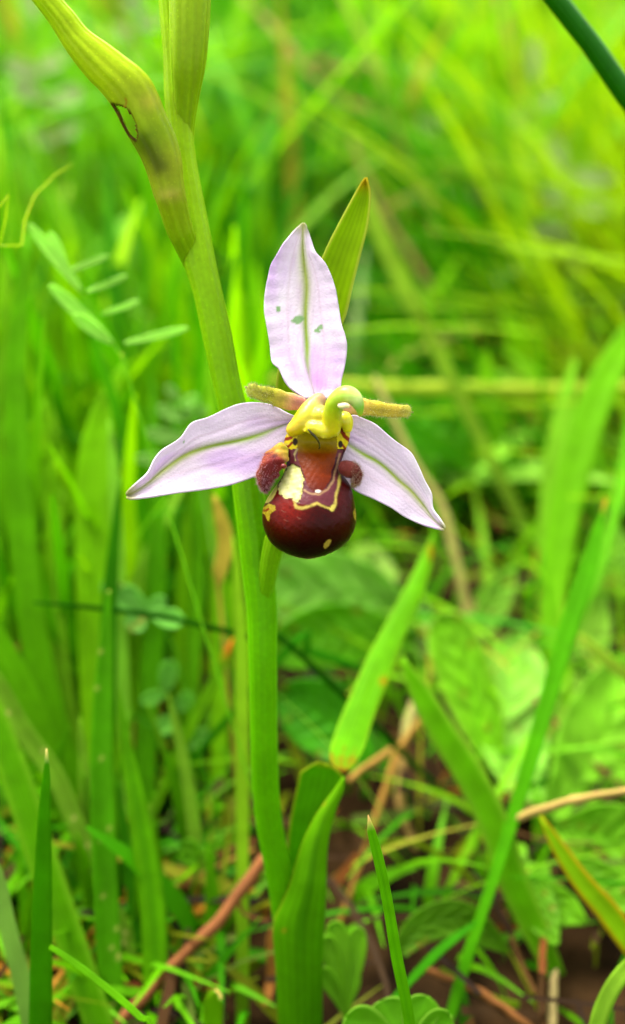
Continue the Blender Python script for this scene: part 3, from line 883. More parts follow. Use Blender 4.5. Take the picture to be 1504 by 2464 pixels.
def stalk(name, path, colr, d0=None, d1=None, mat=None, label=None, cat='stalk', group=None, root=False, parent=None, nodes=None, rough=.1):
    """round stalk; path rows (u, v, full width px)"""
    p = np.array(path, float)
    n = len(p)
    if d0 is None: d0 = gdepth(p[0, 1])
    if d1 is None: d1 = d0
    L_ = np.r_[0, np.cumsum(np.hypot(*np.diff(p[:, :2], axis=0).T))]; L_ /= L_[-1]
    d = np.interp(L_, [0, 1], [d0, d1])
    d = np.minimum(d, np.array([gdepth(v) for v in p[:, 1]]) * .997)
    rows_ = np.stack([p[:, 0], p[:, 1], p[:, 2] * .5, d], 1)
    if root:
        P0 = at(*rows_[0][[0, 1, 3]])
        if P0[2] > .001:
            dv = P0 - at(*rows_[1][[0, 1, 3]]); dv /= np.linalg.norm(dv)
            if dv[2] > -.4: dv = np.array([dv[0] * .5, dv[1] * .5, -.7]); dv /= np.linalg.norm(dv)
            k = (P0[2] + .003) / -dv[2]
            Rr = P0 + dv * k; u, v, dd = project(Rr)
            rows_ = np.vstack([[u, v, rows_[0, 2] * rows_[0, 3] / dd, dd], rows_])
    c = np.asarray(colr)
    def cf(u, v, s, t):
        b = np.broadcast_to(c, u.shape + (3,)) * (1 + rough * wob(u * .05, v * .05, 9))[..., None]
        if nodes is not None:
            for tn, cn in nodes: b = mixc(b, cn, np.exp(-((t - tn) / .035) ** 2))
        return b
    o = tube(name, rows_, mat or M_DRY, cf, 40, 10, parent, depth_in_m=True, mod=lambda T, A: 1 + rough * np.sin(T * 31 + np.cos(A) * 2) * .6)
    if parent is None: tag(o, label, cat, group)
    return o


GREEN = col(92, 182, 6); BRIGHT = col(116, 202, 10); DEEP = col(58, 150, 6); DARK = col(34, 112, 6); PALE = col(132, 214, 70); YEL = col(140, 206, 24)
TAN = col(196, 160, 84); BROWN = col(176, 106, 62); ORANGE = col(206, 130, 34); GREY = col(128, 196, 110)

# --- tuft of broad blades at the left
tuft = empty('grass_tuft', tuple(at(215, 2120, gdepth(2120)) * np.array([1, 1, 0])))
tag(tuft, 'tall clump of broad green grass blades left of the orchid stem', 'grass')
LT = [
    # path, colour, d0, d1
    ([(240, 2060, 95), (150, 1800, 96), (80, 1500, 95), (46, 1100, 84), (44, 800, 62), (70, 560, 20)], GREEN, .172, .178, .3),
    ([(262, 2060, 100), (240, 1700, 118), (226, 1350, 116), (232, 1100, 112), (262, 960, 70), (300, 870, 8)], BRIGHT, .17, .182, .25),
    ([(320, 2060, 30), (300, 1700, 44), (284, 1300, 46), (270, 1080, 30), (262, 1010, 6)], PALE, .17, .168, .4),
    ([(190, 2080, 60), (130, 1850, 72), (60, 1660, 76), (-30, 1500, 70), (-120, 1350, 40)], col(98, 188, 10), .168, .168, .2),
    ([(272, 2100, 60), (252, 1900, 62), (258, 1650, 60), (262, 1450, 54), (280, 1250, 30), (292, 1150, 6)], DEEP, .162, .166, -.4),
    ([(350, 2080, 60), (352, 1800, 74), (372, 1500, 70), (378, 1250, 60), (372, 1050, 40), (366, 900, 6)], col(84, 178, 8), .172, .19, .3),
    ([(430, 2040, 30), (452, 1800, 46), (470, 1500, 52), (476, 1250, 46), (470, 1080, 30), (466, 980, 5)], GREEN, .176, .195, .2),
    ([(520, 2060, 44), (528, 1800, 56), (530, 1500, 66), (522, 1250, 64), (512, 1050, 52), (506, 900, 30), (500, 800, 5)], BRIGHT, .176, .2, .2),
    ([(140, 2060, 60), (170, 1750, 74), (190, 1450, 70), (206, 1200, 50), (222, 1000, 6)], col(70, 160, 6), .178, .2, .3),
    ([(420, 2080, 30), (412, 1850, 40), (408, 1600, 44), (418, 1400, 40), (428, 1200, 30), (430, 1080, 5)], DEEP, .182, .2, .5),
    ([(300, 2060, 50), (322, 1800, 60), (330, 1550, 60), (322, 1300, 52), (318, 1150, 30), (322, 1040, 5)], BRIGHT, .18, .195, .2),
    ([(470, 2040, 30), (440, 1800, 40), (430, 1560, 44), (444, 1350, 40), (452, 1180, 5)], BRIGHT, .178, .19, .3),
    ([(100, 2080, 50), (100, 1800, 60), (120, 1550, 60), (128, 1300, 50), (116, 1100, 36), (104, 960, 5)], BRIGHT, .176, .19, .2),
    ([(200, 2080, 50), (180, 1800, 54), (150, 1600, 50), (140, 1400, 40), (150, 1180, 5)], col(130, 210, 40), .172, .18, .3),
    ([(560, 2040, 40), (566, 1800, 46), (560, 1560, 46), (552, 1350, 44), (548, 1200, 36), (540, 1080, 5)], GREEN, .185, .2, .3),
    ([(30, 2060, 60), (20, 1800, 74), (-4, 1500, 80), (-20, 1200, 60), (-10, 950, 6)], GREEN, .182, .2, .3),
]
for pth, c, d0, d1, tw in LT:
    blade('blade', [(a_, b_, w_ * .74) for a_, b_, w_ in pth], c, d0, d1, twist=tw, parent=tuft)

tuft2 = empty('grass_tuft', tuple(at(300, 2440, gdepth(2440)) * np.array([1, 1, 0])))
tag(tuft2, 'low clump of overlapping soft pale blades around the brown twig', 'grass')
rt = np.random.default_rng(17)
for k in range(20):
    u0 = rt.uniform(-20, 560); v0 = rt.uniform(2150, 2380); h_ = rt.uniform(260, 620); lean_ = rt.normal(0, 70); w_ = rt.uniform(22, 46)
    if u0 > 430: lean_ = -abs(lean_)
    c_ = [GREEN, BRIGHT, col(118, 196, 40), col(100, 188, 24), col(130, 200, 60)][k % 5]
    d_ = gdepth(v0)
    blade('blade', [(u0, v0, w_ * .7), (u0 + lean_ * .2, v0 - h_ * .3, w_), (u0 + lean_ * .55, v0 - h_ * .65, w_ * .85), (u0 + lean_, v0 - h_ * .92, w_ * .4), (u0 + lean_ * 1.15, v0 - h_, 3)], c_, d_, d_ * rt.uniform(.95, 1.02), twist=rt.normal(0, .4), parent=tuft2)

# --- front left blades, each its own
blade('grass_shoot', [(98, 2480, 56), (100, 2300, 52), (104, 2100, 42), (108, 1930, 26), (113, 1850, 14), (112, 1802, 2)], col(74, 168, 4), .138, .129, tip=col(226, 236, 196), tipw=.03, twist=.1,
      label='upright blade with a whitish pointed tip, left of the brown twig', base=col(60, 150, 4))
blade('grass_shoot', [(245, 2480, 70), (180, 2290, 72), (110, 2090, 74), (50, 1900, 72), (-25, 1700, 60), (-90, 1560, 30)], col(92, 180, 10), .15, .155, twist=.2, label='broad blade slanting away behind the white-tipped upright blade', edge=col(120, 200, 40))
blade('grass_shoot', [(232, 2090, 36), (185, 1985, 44), (130, 1860, 46), (60, 1764, 46), (-10, 1640, 40), (-80, 1550, 20)], col(122, 190, 58), .158, .16, twist=.2, spots=col(226, 240, 170), label='pale bending blade sprinkled with whitish specks')
blade('grass_shoot', [(276, 2480, 56), (262, 2300, 60), (250, 2050, 60), (244, 1800, 54), (252, 1600, 40), (262, 1420, 6)], col(84, 178, 14), .1515, .156, twist=-.2, spots=col(190, 215, 120), label='dark green upright blade with tiny pale flecks in a row')
blade('grass_shoot', [(376, 2440, 58), (372, 2230, 62), (352, 2060, 58), (330, 1930, 46), (304, 1790, 26), (286, 1656, 2)], col(96, 184, 12), .153, .154, twist=.25, mid=col(70, 160, 10), label='long tapering bright blade with its point beside the pale-flecked blade')
blade('grass_shoot', [(362, 2380, 30), (332, 2210, 34), (304, 2040, 28), (284, 1880, 4)], col(58, 150, 8), .156, .158, label='narrow dark blade tucked under the long tapering bright blade')
blade('grass_shoot', [(380, 2490, 14), (312, 2424, 18), (240, 2364, 18), (172, 2312, 16), (120, 2278, 12)], col(92, 180, 8), .128, .133, fold=.1, label='thin curved blade arching over in front of the brown twig', twist=.1)
blade('grass_shoot', [(514, 2500, 44), (514, 2440, 46), (518, 2402, 40), (530, 2390, 22)], col(120, 196, 20), .146, .142, tip=col(238, 240, 180), tipw=.2, label='short cut-off blade stub with a pale ragged end', twist=.1)
blade('herb_leaf', [(70, 2500, 30), (58, 2380, 44), (22, 2240, 42), (-6, 2110, 34), (-40, 2010, 6)], col(122, 182, 86), .142, .142, mat=M_BROAD, label='greyish green narrow leaf curving outward at the white-tipped blade', cat='leaf')
blade('grass_shoot', [(584, 2060, 30), (584, 1900, 32), (583, 1740, 32), (580, 1580, 28), (572, 1400, 20), (560, 1290, 4)], col(136, 206, 40), .158, .162, twist=.1, label='yellowish blade standing straight just behind the orchid stem')
blade('grass_shoot', [(350, 2010, 16), (400, 1880, 24), (470, 1730, 26), (520, 1630, 24), (548, 1565, 18), (560, 1535, 4)], col(104, 186, 14), .168, .166, tip=col(226, 140, 60), tipw=.09, label='leaning blade with an orange withered tip near the orchid stem')
blade('grass_shoot', [(700, 1555, 16), (590, 1530, 15), (430, 1492, 14), (250, 1465, 12), (80, 1450, 6)], DARK, .165, .16, label='thin dark blade lying level across behind the stem', fold=.1, root=True)
blade('grass_shoot', [(700, 1556, 18), (760, 1572, 20), (860, 1606, 18), (900, 1630, 6)], col(50, 150, 10), .166, .17, label='short dark blade end sticking out behind the stem', fold=.1)

# --- brown twig and litter at the foot
twig = stalk('twig', [(262, 2490, 26), (300, 2446, 27), (360, 2384, 28), (430, 2306, 26), (500, 2244, 30), (560, 2172, 30), (602, 2112, 32), (634, 2070, 30), (680, 2020, 26)], BROWN, .150, .158, label='reddish brown twig lying aslant at the foot of the orchid', cat='twig', rough=.22)
stalk('side_shoot', [(572, 2165, 12), (584, 2195, 9), (612, 2210, 7), (650, 2216, 5)], col(160, 104, 50), .1555, .156, parent=twig)
stalk('dry_stalk', [(396, 2150, 9), (440, 2125, 9), (492, 2100, 8), (560, 2068, 10), (616, 2044, 14)], col(190, 140, 60), .162, .166, label='thin tan straw lying above the reddish brown twig')
blade('fallen_leaf', [(300, 2480, 60), (330, 2462, 80), (400, 2440, 60), (440, 2425, 8)], col(200, 140, 110), .152, .1545, mat=M_DRY, label='pinkish brown dead leaf scrap at the end of the twig', cat='leaf', root=False)
blade('fallen_leaf', [(528, 1440, 10), (526, 1390, 30), (544, 1310, 40), (530, 1240, 30), (514, 1190, 5)], col(222, 190, 64), .168, .165, mat=M_DRY, label='orange yellow withered leaf standing behind the left sepal', cat='leaf', amt=.4)
blade('fallen_leaf', [(330, 1830, 20), (348, 1770, 60), (360, 1710, 56), (352, 1650, 8)], col(176, 110, 30), .178, .182, mat=M_DRY, label='small rusty withered leaf between the left grass blades', cat='leaf', amt=.4)
blade('fallen_leaf', [(640, 2420, 20), (655, 2330, 26), (650, 2250, 18), (652, 2232, 3)], col(204, 130, 60), .158, .156, mat=M_DRY, label='upright orange dead blade right against the clasping leaf', cat='leaf')

# --- sharp blade in front, small plants at the bottom
blade('grass_shoot', [(990, 2500, 27), (980, 2425, 27), (955, 2305, 27), (935, 2185, 25), (915, 2085, 25), (896, 2010, 21), (888, 1975, 10), (886, 1962, 1)], col(104, 196, 12), .127, .119, tip=col(216, 196, 170), tipw=.03, fold=.15, twist=.05, mid=col(90, 180, 10),
      label='crisp narrow bright green blade with a pale pointed tip beside the lobed leaf')


def lobed(name, centre, lobes, colr, d, label, edge=None, tilt=0.0, cat='leaf'):
    """palmate leaf from a centre and a list of lobe tips (u, v, half width)"""
    c0 = at(centre[0], centre[1], d)
    root_ = empty(name, (c0[0], c0[1], 0))
    tag(root_, label, cat)
    for (u, v, w, dz_) in lobes:
        du, dv_ = u - centre[0], v - centre[1]
        l = math.hypot(du, dv_); nx, ny = -dv_ / l, du / l
        Lp, Rp = [], []
        for f, ww in ((0, .25), (.3, .55), (.55, .9), (.75, 1.0), (.9, .82), (.98, .45), (1.0, .1)):
            Lp.append((centre[0] + du * f - nx * w * ww, centre[1] + dv_ * f - ny * w * ww))
            Rp.append((centre[0] + du * f + nx * w * ww, centre[1] + dv_ * f + ny * w * ww))
        ribbon('leaf_lobe', Lp, Rp, M_BROAD, leafcol(colr, edge=edge, mid=colr * 1.15, amt=.15, seed=int(u) % 50, edge_w=.05),
               lambda T, dz_=dz_: d - dz_ * T * K * d, lambda s, t: 6 * s * s + 4 * wob(s * 2, t * 4, int(u) % 40), na=13, nl=20, parent=root_, th=.0002)
    g0 = at(centre[0], centre[1] + 10, d)
    u2, v2, d2 = project(np.array([g0[0], g0[1] + .002, -.002]))
    tube('petiole', [(centre[0], centre[1] - 4, 6, d), (centre[0] + (u2 - centre[0]) * .5, centre[1] + (v2 - centre[1]) * .5, 6, d * .5 + d2 * .5), (u2, v2, 6, d2)], M_STEM, flatc(colr * .9), 12, 8, root_, depth_in_m=True)
    return root_


lobed('lobed_leaf', (978, 2530), [(918, 2408, 52, -6), (1028, 2398, 44, -4), (1082, 2440, 36, 6), (834, 2446, 50, 4), (968, 2420, 40, -14)], col(100, 186, 26), .136, 'round-lobed fresh green leaf low in front of the crisp narrow blade', edge=col(120, 190, 60))
lobed('herb_sprig', (832, 2440), [(806, 2216, 30, 6), (864, 2232, 26, 2), (786, 2250, 22, 12), (776, 2330, 20, 20), (846, 2330, 26, -6)], col(116, 196, 40), .15, 'small three-toothed bright herb sprig at the right of the clasping leaf', cat='herb')

# --- right hand blades
blade('grass_shoot', [(1340, 2350, 44), (1282, 2224, 66), (1230, 2104, 74), (1190, 1984, 74), (1130, 1864, 72), (1066, 1764, 66), (1010, 1664, 50), (980, 1610, 24), (968, 1580, 4)], col(112, 206, 18), .158, .158, twist=.15, edge=col(140, 214, 60),
      label='wide bright blade leaning over the bare brown soil right of the orchid')
thin = blade('grass_shoot', [(1088, 2430, 24), (1118, 2324, 28), (1158, 2204, 26), (1198, 2084, 30), (1242, 1944, 34), (1302, 1744, 40), (1370, 1508, 46), (1414, 1376, 42), (1458, 1200, 6)], col(82, 184, 12), .152, .166, twist=.2,
             label='long slim blade crossing the wide bright blade', tip=col(190, 150, 60), tipw=.02)
blade('grass_shoot', [(966, 2384, 16), (1010, 2336, 20), (1062, 2284, 22), (1110, 2246, 18), (1150, 2216, 5)], col(62, 170, 12), .150, .153, label='narrow blade slanting up to the node of the long slim blade')
stalk('dry_stalk', [(1240, 1972, 20), (1290, 1952, 22), (1370, 1928, 20), (1376, 1926, 24), (1440, 1914, 18), (1520, 1902, 18), (1640, 1890, 16)], col(214, 176, 96), .155, .150, label='jointed straw-coloured stalk lying above the orange-edged blade', rough=.12)
blade('grass_shoot', [(1600, 2370, 50), (1504, 2250, 58), (1462, 2192, 56), (1402, 2124, 48), (1342, 2036, 34), (1300, 1962, 6)], col(128, 196, 18), .146, .15, edge=col(176, 160, 20), twist=.1, label='green blade with orange-yellow margins', fold=.3)
blade('grass_shoot', [(1430, 2500, 36), (1444, 2444, 40), (1470, 2384, 40), (1510, 2330, 38), (1580, 2260, 20)], col(140, 206, 70), .136, .134, label='pale smooth blade curving outward near the red-brown stem', twist=.1)
stalk('dry_stalk', [(1010, 2330, 16), (1060, 2346, 18), (1102, 2364, 18), (1150, 2384, 22), (1222, 2432, 20), (1290, 2485, 20)], col(156, 98, 50), .155, .150, label='red-brown dead stem lying on the soil beside the lobed leaf', rough=.2)
stalk('dry_stalk', [(1326, 2500, 26), (1328, 2440, 26), (1332, 2364, 22), (1340, 2330, 10)], col(196, 170, 110), .150, .156, label='thick pale straw stub under the wide bright blade', root=True)
blade('grass_shoot', [(1170, 2150, 10), (1140, 2120, 12), (1094, 2084, 13), (1042, 2048, 13), (982, 2026, 13), (915, 2030, 10), (890, 2040, 3)], col(130, 176, 30), .165, .166, label='thin olive blade arching above the bare brown soil', fold=.1)
stalk('dry_stalk', [(905, 1966, 14), (926, 1904, 18), (962, 1802, 18), (1006, 1740, 14), (1030, 1700, 10)], col(206, 150, 66), .174, .18, label='tan dry stem leaning over the dark soil', root=True)
stalk('dry_stalk', [(1004, 2050, 20), (970, 1964, 24), (962, 1904, 24), (966, 1850, 22), (962, 1790, 14)], col(190, 150, 80), .176, .182, label='upright tan straw next to the leaning tan dry stem', root=True)
stalk('dry_stalk', [(838, 1880, 14), (870, 1852, 16), (902, 1832, 18), (944, 1802, 16)], col(204, 150, 70), .165, .172, label='short tan stick behind the top of the clasping leaf')
stalk('dry_stalk', [(976, 1790, 26), (984, 1740, 30), (1000, 1690, 24), (1012, 1660, 6)], col(188, 178, 100), .18, .184, label='pale curled straw piece above the tan dry stems')
blade('grass_shoot', [(1250, 2420, 20), (1190, 2404, 20), (1120, 2370, 20), (1060, 2330, 8)], col(110, 160, 30), .153, .157, label='short olive blade lying over the red-brown stem', fold=.1, root=False)
stalk('dry_stalk', [(1124, 1475, 22), (1102, 1367, 24), (1080, 1275, 25), (1053, 1200, 22), (996, 1112, 20), (948, 1011, 20), (900, 900, 16)], col(196, 184, 96), .2, .205, label='tan stem passing behind the tip of the right sepal', root=True)

# rush-like stem crossing the corner, its backlit shade put into the colour
stalk('rush_stem', [(2050, 1320, 46), (1800, 650, 50), (1650, 424, 50), (1504, 224, 53), (1420, 104, 50), (1338, 0, 51), (1240, -130, 48), (1050, -350, 40)], col(26, 104, 0), .16, .133, mat=M_STEM, label='smooth dark green rush stem slanting past overhead', root=True, rough=.03)

# --- mid distance blades at the right and behind the flower
blade('grass_shoot', [(1330, 1480, 50), (1350, 1300, 76), (1392, 1100, 84), (1450, 930, 76), (1520, 800, 50), (1580, 700, 6)], col(104, 192, 20), .2, .215, twist=.2, label='broadest bright blade leaning outward behind the slim blade')
blade('grass_shoot', [(1318, 1470, 40), (1322, 1280, 54), (1338, 1100, 54), (1362, 960, 40), (1384, 860, 5)], col(128, 214, 50), .205, .215, label='pale upright blade beside the broadest bright blade')
blade('grass_shoot', [(1540, 1010, 36), (1430, 900, 40), (1340, 780, 42), (1280, 680, 44), (1252, 560, 44), (1236, 440, 40), (1196, 300, 32), (1150, 150, 8)], col(104, 190, 14), .27, .29, twist=.2, label='tall curved blade arching behind the broad blades')
blade('grass_shoot', [(1030, 800, 30), (1005, 750, 40), (975, 695, 44), (930, 600, 42), (893, 510, 34), (870, 440, 6)], col(160, 220, 80), .22, .215, twist=.1, label='pale yellow-green blade leaning behind the pointed bract')
stalk('grass_stalk', [(1620, 944, 26), (1460, 938, 30), (1300, 937, 32), (1100, 935, 34), (900, 932, 32), (700, 918, 28), (540, 908, 20)], col(176, 218, 70), .235, .235, mat=M_BROAD, label='yellow-green flattened stem lying level behind the petals', cat='grass', root=True, rough=.05)
stalk('dry_stalk', [(1110, 815, 16), (1078, 760, 18), (1055, 620, 16), (1030, 480, 16), (960, 330, 14), (905, 170, 16), (870, 90, 12), (815, -20, 12)], col(176, 178, 66), .3, .31, label='tall straw stem standing far behind the pointed bract', root=True)
stalk('dry_stalk', [(1100, 800, 14), (1030, 680, 16), (930, 520, 16), (868, 387, 14), (840, 320, 8)], col(188, 168, 84), .28, .285, label='leaning straw stem crossing behind the pointed bract', root=True)
stalk('dry_stalk', [(940, 300, 12), (820, 240, 12), (730, 160, 16), (702, 128, 24), (650, 60, 16), (580, -10, 14)], col(206, 176, 96), .34, .345, label='straw stem with a swollen orange joint far behind the buds', nodes=[(.55, col(222, 140, 80))], root=True)
stalk('dry_stalk', [(730, 170, 14), (800, 168, 16), (880, 162, 26), (930, 170, 12)], col(206, 156, 96), .35, .35, label='short orange straw lying level far behind the flower', root=True)
stalk('dry_stalk', [(945, 885, 16), (1000, 850, 20), (1080, 815, 22), (1160, 790, 12)], col(196, 200, 80), .26, .27, label='pale straw above the level yellow blade', root=True)
stalk('dry_stalk', [(1370, 770, 20), (1385, 680, 20), (1378, 600, 22), (1350, 540, 12)], col(170, 190, 90), .3, .31, label='pale stem upright under the leaves with painted sheen', root=True)
blade('grass_shoot', [(1600, 1660, 20), (1504, 1620, 30), (1440, 1570, 28), (1395, 1525, 6)], col(160, 214, 80), .178, .18, label='pale blade poking over the big pale leaves')
blade('grass_shoot', [(1540, 1000, 60), (1490, 1200, 30), (1440, 1380, 20), (1400, 1500, 4)][::-1], col(96, 196, 16), .19, .21, label='upright blade to the outside of the slim blade')


# --- broad leaves
def leaf(name, axis, colr, d0, d1, label=None, parent=None, edge=None, cat='leaf', cup=.2, wav=6, mid=None, group=None, serr=0):
    """axis rows (u, v, half width px) base->tip"""
    p = crom(np.array(axis, float), 26)
    tg = np.gradient(p[:, :2], axis=0); tg /= np.linalg.norm(tg, axis=1)[:, None] + 1e-9
    nx = np.stack([-tg[:, 1], tg[:, 0]], 1)
    w = np.clip(p[:, 2], .5, None) * (1 + (serr * np.sin(np.arange(26) * 2.6) if serr else 0))
    Lp = p[:, :2] - nx * w[:, None]; Rp = p[:, :2] + nx * w[:, None]
    if tg[0, 1] > 0: Lp, Rp = Rp, Lp
    wm = w.max()
    sd_ = int(abs(axis[0][0])) % 61
    dd = np.array([d0, d1])
    big = wm > 26
    ph = lambda s, t: (t * 8 - np.abs(s) * 1.6 + .25 * np.sin(t * 7 + sd_)) % 1.0
    vein = lambda s, t: np.exp(-((ph(s, t) - .5) / .07) ** 2) * (1 - .5 * np.abs(s))
    base_f = leafcol(colr, edge=edge, mid=colr * 1.3 if mid is None else mid, amt=.2, seed=sd_)

    def cf(u, v, s, t):
        c = base_f(u, v, s, t)
        if big:
            c = c * (1 + .28 * vein(s, t) + .12 * wob(u * .09, v * .09, sd_ + 3))[..., None]
            for k in range(4):
                r_ = np.random.default_rng(sd_ * 7 + k); i_, j_ = r_.integers(5, u.shape[0] - 5), r_.integers(2, u.shape[1] - 2)
                c = mixc(c, col(150, 120, 50), np.exp(-((u - u[i_, j_]) ** 2 + (v - v[i_, j_]) ** 2) / r_.uniform(15, 70)) * .7)
        return c
    o = ribbon(name, Lp, Rp, M_BROAD, cf, lambda T: np.interp(T, [0, 1], dd),
               lambda s, t: cup * wm * s * s + wav * wob(s * 2.5 + sd_, t * 5, sd_) - 3 * np.exp(-(s / .07) ** 2) + (wav * .5 * np.cos(6.283 * ph(s, t)) * (1 - s * s) + wav * .9 * s * s * wob(s, t * 19, sd_ + 1) if big else 0), na=37 if big else 13, nl=70 if big else 24, parent=parent, th=.00025)
    if parent is None: tag(o, label, cat, group)
    elif label: o['label'] = label
    return o


def petiole(parent, u, v, d, colr, w=9):
    p0 = at(u, v, d); q = np.array([p0[0], p0[1] + .002, -.003]); u2, v2, d2 = project(q)
    tube('petiole', [(u, v, w, d), ((u + u2) / 2, (v + v2) / 2 + 3, w, (d + d2) / 2), (u2, v2, w, d2)], M_STEM, flatc(colr), 10, 8, parent, depth_in_m=True)


PALEL = col(136, 216, 84); MIDL = col(108, 196, 24); DKL = col(64, 160, 10)
ros = empty('leaf_rosette', tuple(at(1290, 1960, .1755) * np.array([1, 1, 0])))
tag(ros, 'rosette of big pale green broad leaves right of the wide bright blade', 'herb')
for ax, c, d0, d1 in [
    ([(1290, 1960, 16), (1250, 1830, 70), (1230, 1700, 92), (1240, 1590, 72), (1256, 1520, 12)], PALEL, .177, .2),
    ([(1310, 1960, 16), (1400, 1880, 84), (1460, 1760, 110), (1500, 1650, 80), (1530, 1580, 10)], col(124, 206, 52), .176, .188),
    ([(1330, 1990, 16), (1420, 2010, 74), (1500, 2020, 84), (1600, 2010, 60), (1660, 2000, 8)], col(118, 200, 44), .171, .164),
    ([(1300, 1940, 16), (1340, 1800, 50), (1380, 1650, 66), (1420, 1500, 54), (1450, 1410, 8)], col(140, 214, 70), .179, .212),
    ([(1360, 2060, 14), (1420, 2110, 46), (1490, 2150, 50), (1560, 2180, 8)], col(112, 190, 40), .164, .158),
    ([(1310, 2080, 14), (1290, 2150, 40), (1310, 2215, 40), (1340, 2275, 6)], col(104, 182, 30), .163, .156),
    ([(1250, 2030, 16), (1240, 2090, 44), (1290, 2150, 52), (1360, 2190, 40), (1410, 2220, 6)], col(106, 186, 26), .169, .159),
]:
    leaf('leaf', ax, c, d0, d1, parent=ros)
lf = leaf('broad_leaf', [(1196, 1850, 20), (1160, 1740, 54), (1116, 1620, 66), (1084, 1530, 60), (1064, 1490, 34), (1056, 1476, 6)], col(112, 196, 22), .184, .19, 'spoon-shaped upright green leaf left of the pale rosette', edge=col(150, 214, 70)); petiole(lf, 1196, 1850, .184, MIDL)
lf = leaf('broad_leaf', [(1130, 1560, 14), (1170, 1490, 34), (1205, 1420, 34), (1240, 1362, 3)], col(136, 214, 74), .205, .21, 'small notched pale leaf above the spoon-shaped leaf', serr=.12); petiole(lf, 1130, 1560, .205, MIDL)
lf = leaf('broad_leaf', [(1040, 1580, 14), (1016, 1530, 30), (1004, 1480, 34), (1012, 1430, 6)], col(150, 220, 130), .205, .212, 'small whitish green leaf behind the spoon-shaped leaf'); petiole(lf, 1040, 1580, .205, MIDL)
lf = leaf('broad_leaf', [(1000, 1500, 20), (900, 1450, 74), (790, 1420, 96), (680, 1420, 80), (600, 1430, 12)], col(138, 218, 96), .205, .2, 'large pale green leaf spread flat behind the maroon lip', wav=10); petiole(lf, 1000, 1500, .205, MIDL)
lf = leaf('broad_leaf', [(990, 1540, 20), (900, 1530, 60), (790, 1530, 76), (690, 1560, 54), (640, 1580, 8)], col(96, 186, 18), .196, .188, 'mid green leaf drooping in front of the large pale leaf', wav=9); petiole(lf, 990, 1540, .196, MIDL)
lf = leaf('broad_leaf', [(880, 1850, 20), (830, 1780, 70), (760, 1720, 84), (700, 1690, 60), (660, 1680, 8)], col(66, 164, 14), .18, .184, 'darker green leaf between the stem and the broken blade'); petiole(lf, 880, 1850, .18, DKL)
lf = leaf('broad_leaf', [(1040, 1250, 30), (1060, 1150, 110), (1030, 1060, 130), (990, 980, 100), (960, 930, 12)], col(92, 190, 14), .24, .245, 'rounded bright leaf behind the right petal', wav=10); petiole(lf, 1040, 1250, .24, MIDL)
lf = leaf('broad_leaf', [(1090, 1210, 20), (1150, 1130, 60), (1166, 1060, 60), (1150, 1000, 10)], col(142, 216, 100), .245, .255, 'pale oval leaf beside the rounded bright leaf'); petiole(lf, 1090, 1210, .245, MIDL)
lf = leaf('broad_leaf', [(960, 2290, 20), (1020, 2230, 40), (1100, 2210, 44), (1170, 2250, 30), (1220, 2290, 6)], col(86, 150, 24), .155, .158, 'dull green leaf lying low on the bare soil', wav=5)
lf = leaf('broad_leaf', [(900, 1420, 10), (930, 1390, 26), (880, 1340, 32), (850, 1320, 4)], col(176, 228, 140), .215, .22, 'small whitish leaf by the lower edge of the right sepal', serr=.15); petiole(lf, 900, 1420, .215, MIDL)
lf = leaf('broad_leaf', [(1500, 1440, 20), (1480, 1380, 50), (1470, 1300, 50), (1480, 1250, 6)], col(132, 212, 70), .215, .22, 'pale oval leaf outside the slim blade'); petiole(lf, 1500, 1440, .215, MIDL)
lf = leaf('broad_leaf', [(920, 850, 30), (860, 800, 90), (900, 720, 100), (960, 660, 60), (990, 640, 8)], col(130, 208, 60), .3, .31, 'soft pale leaf patch behind the upper sepal', wav=10); petiole(lf, 920, 850, .3, MIDL)


# --- vetch-like sprigs with paired leaflets
def sprig(name, label, stem_pts, leaflets, colr, d, sw=7, stemcol=None, group=None, cat='herb'):
    p0 = at(stem_pts[0][0], stem_pts[0][1], d)
    r_ = empty(name, (p0[0], p0[1], 0)); tag(r_, label, cat, group)
    rows_ = [(u, v, sw) for u, v in stem_pts]
    stalk('stem', rows_, stemcol if stemcol is not None else colr * .7, d, d, mat=M_STEM, parent=r_, root=True, rough=.02)
    for (u0, v0, u1, v1, w, dz_) in leaflets:
        mx_, my_ = (u0 + u1) / 2, (v0 + v1) / 2
        leaf('leaflet', [(u0, v0, w * .25), (u0 * .7 + u1 * .3, v0 * .7 + v1 * .3, w * .85), (mx_ * .6 + u1 * .4, my_ * .6 + v1 * .4, w), (u1 * .92 + u0 * .08, v1 * .92 + v0 * .08, w * .55), (u1, v1, w * .06)],
             colr * (1 + .15 * math.sin(u1)), d, d - dz_ * K * d, parent=r_, wav=1.0, cup=.25)
    return r_


VET = col(140, 216, 96)
sprig('vetch_sprig', 'sprig with narrow paired leaflets above the left sepal', [(330, 980), (300, 880), (250, 790), (190, 700), (120, 610), (70, 545)],
      [(268, 826, 120, 686, 15, 20), (270, 826, 178, 756, 15, 30), (300, 826, 452, 790, 9, 30), (170, 652, 262, 615, 7, -20), (210, 702, 306, 664, 7, -10), (245, 756, 336, 724, 7, -20), (196, 700, 70, 540, 13, 10), (160, 650, 120, 560, 12, 0)],
      VET * 1.25, .156, sw=5, stemcol=col(96, 176, 20))
sprig('clover_sprig', 'sprig with oval blue-green leaflets over the broad grass blades', [(440, 1640), (420, 1560), (370, 1480), (330, 1462), (240, 1420)],
      [(336, 1466, 246, 1404, 26, 10), (350, 1462, 296, 1412, 18, 14), (340, 1466, 318, 1520, 26, 20), (362, 1478, 442, 1496, 24, 26), (352, 1466, 398, 1440, 16, 10)], col(116, 204, 96), .168, sw=5, stemcol=col(70, 150, 16))
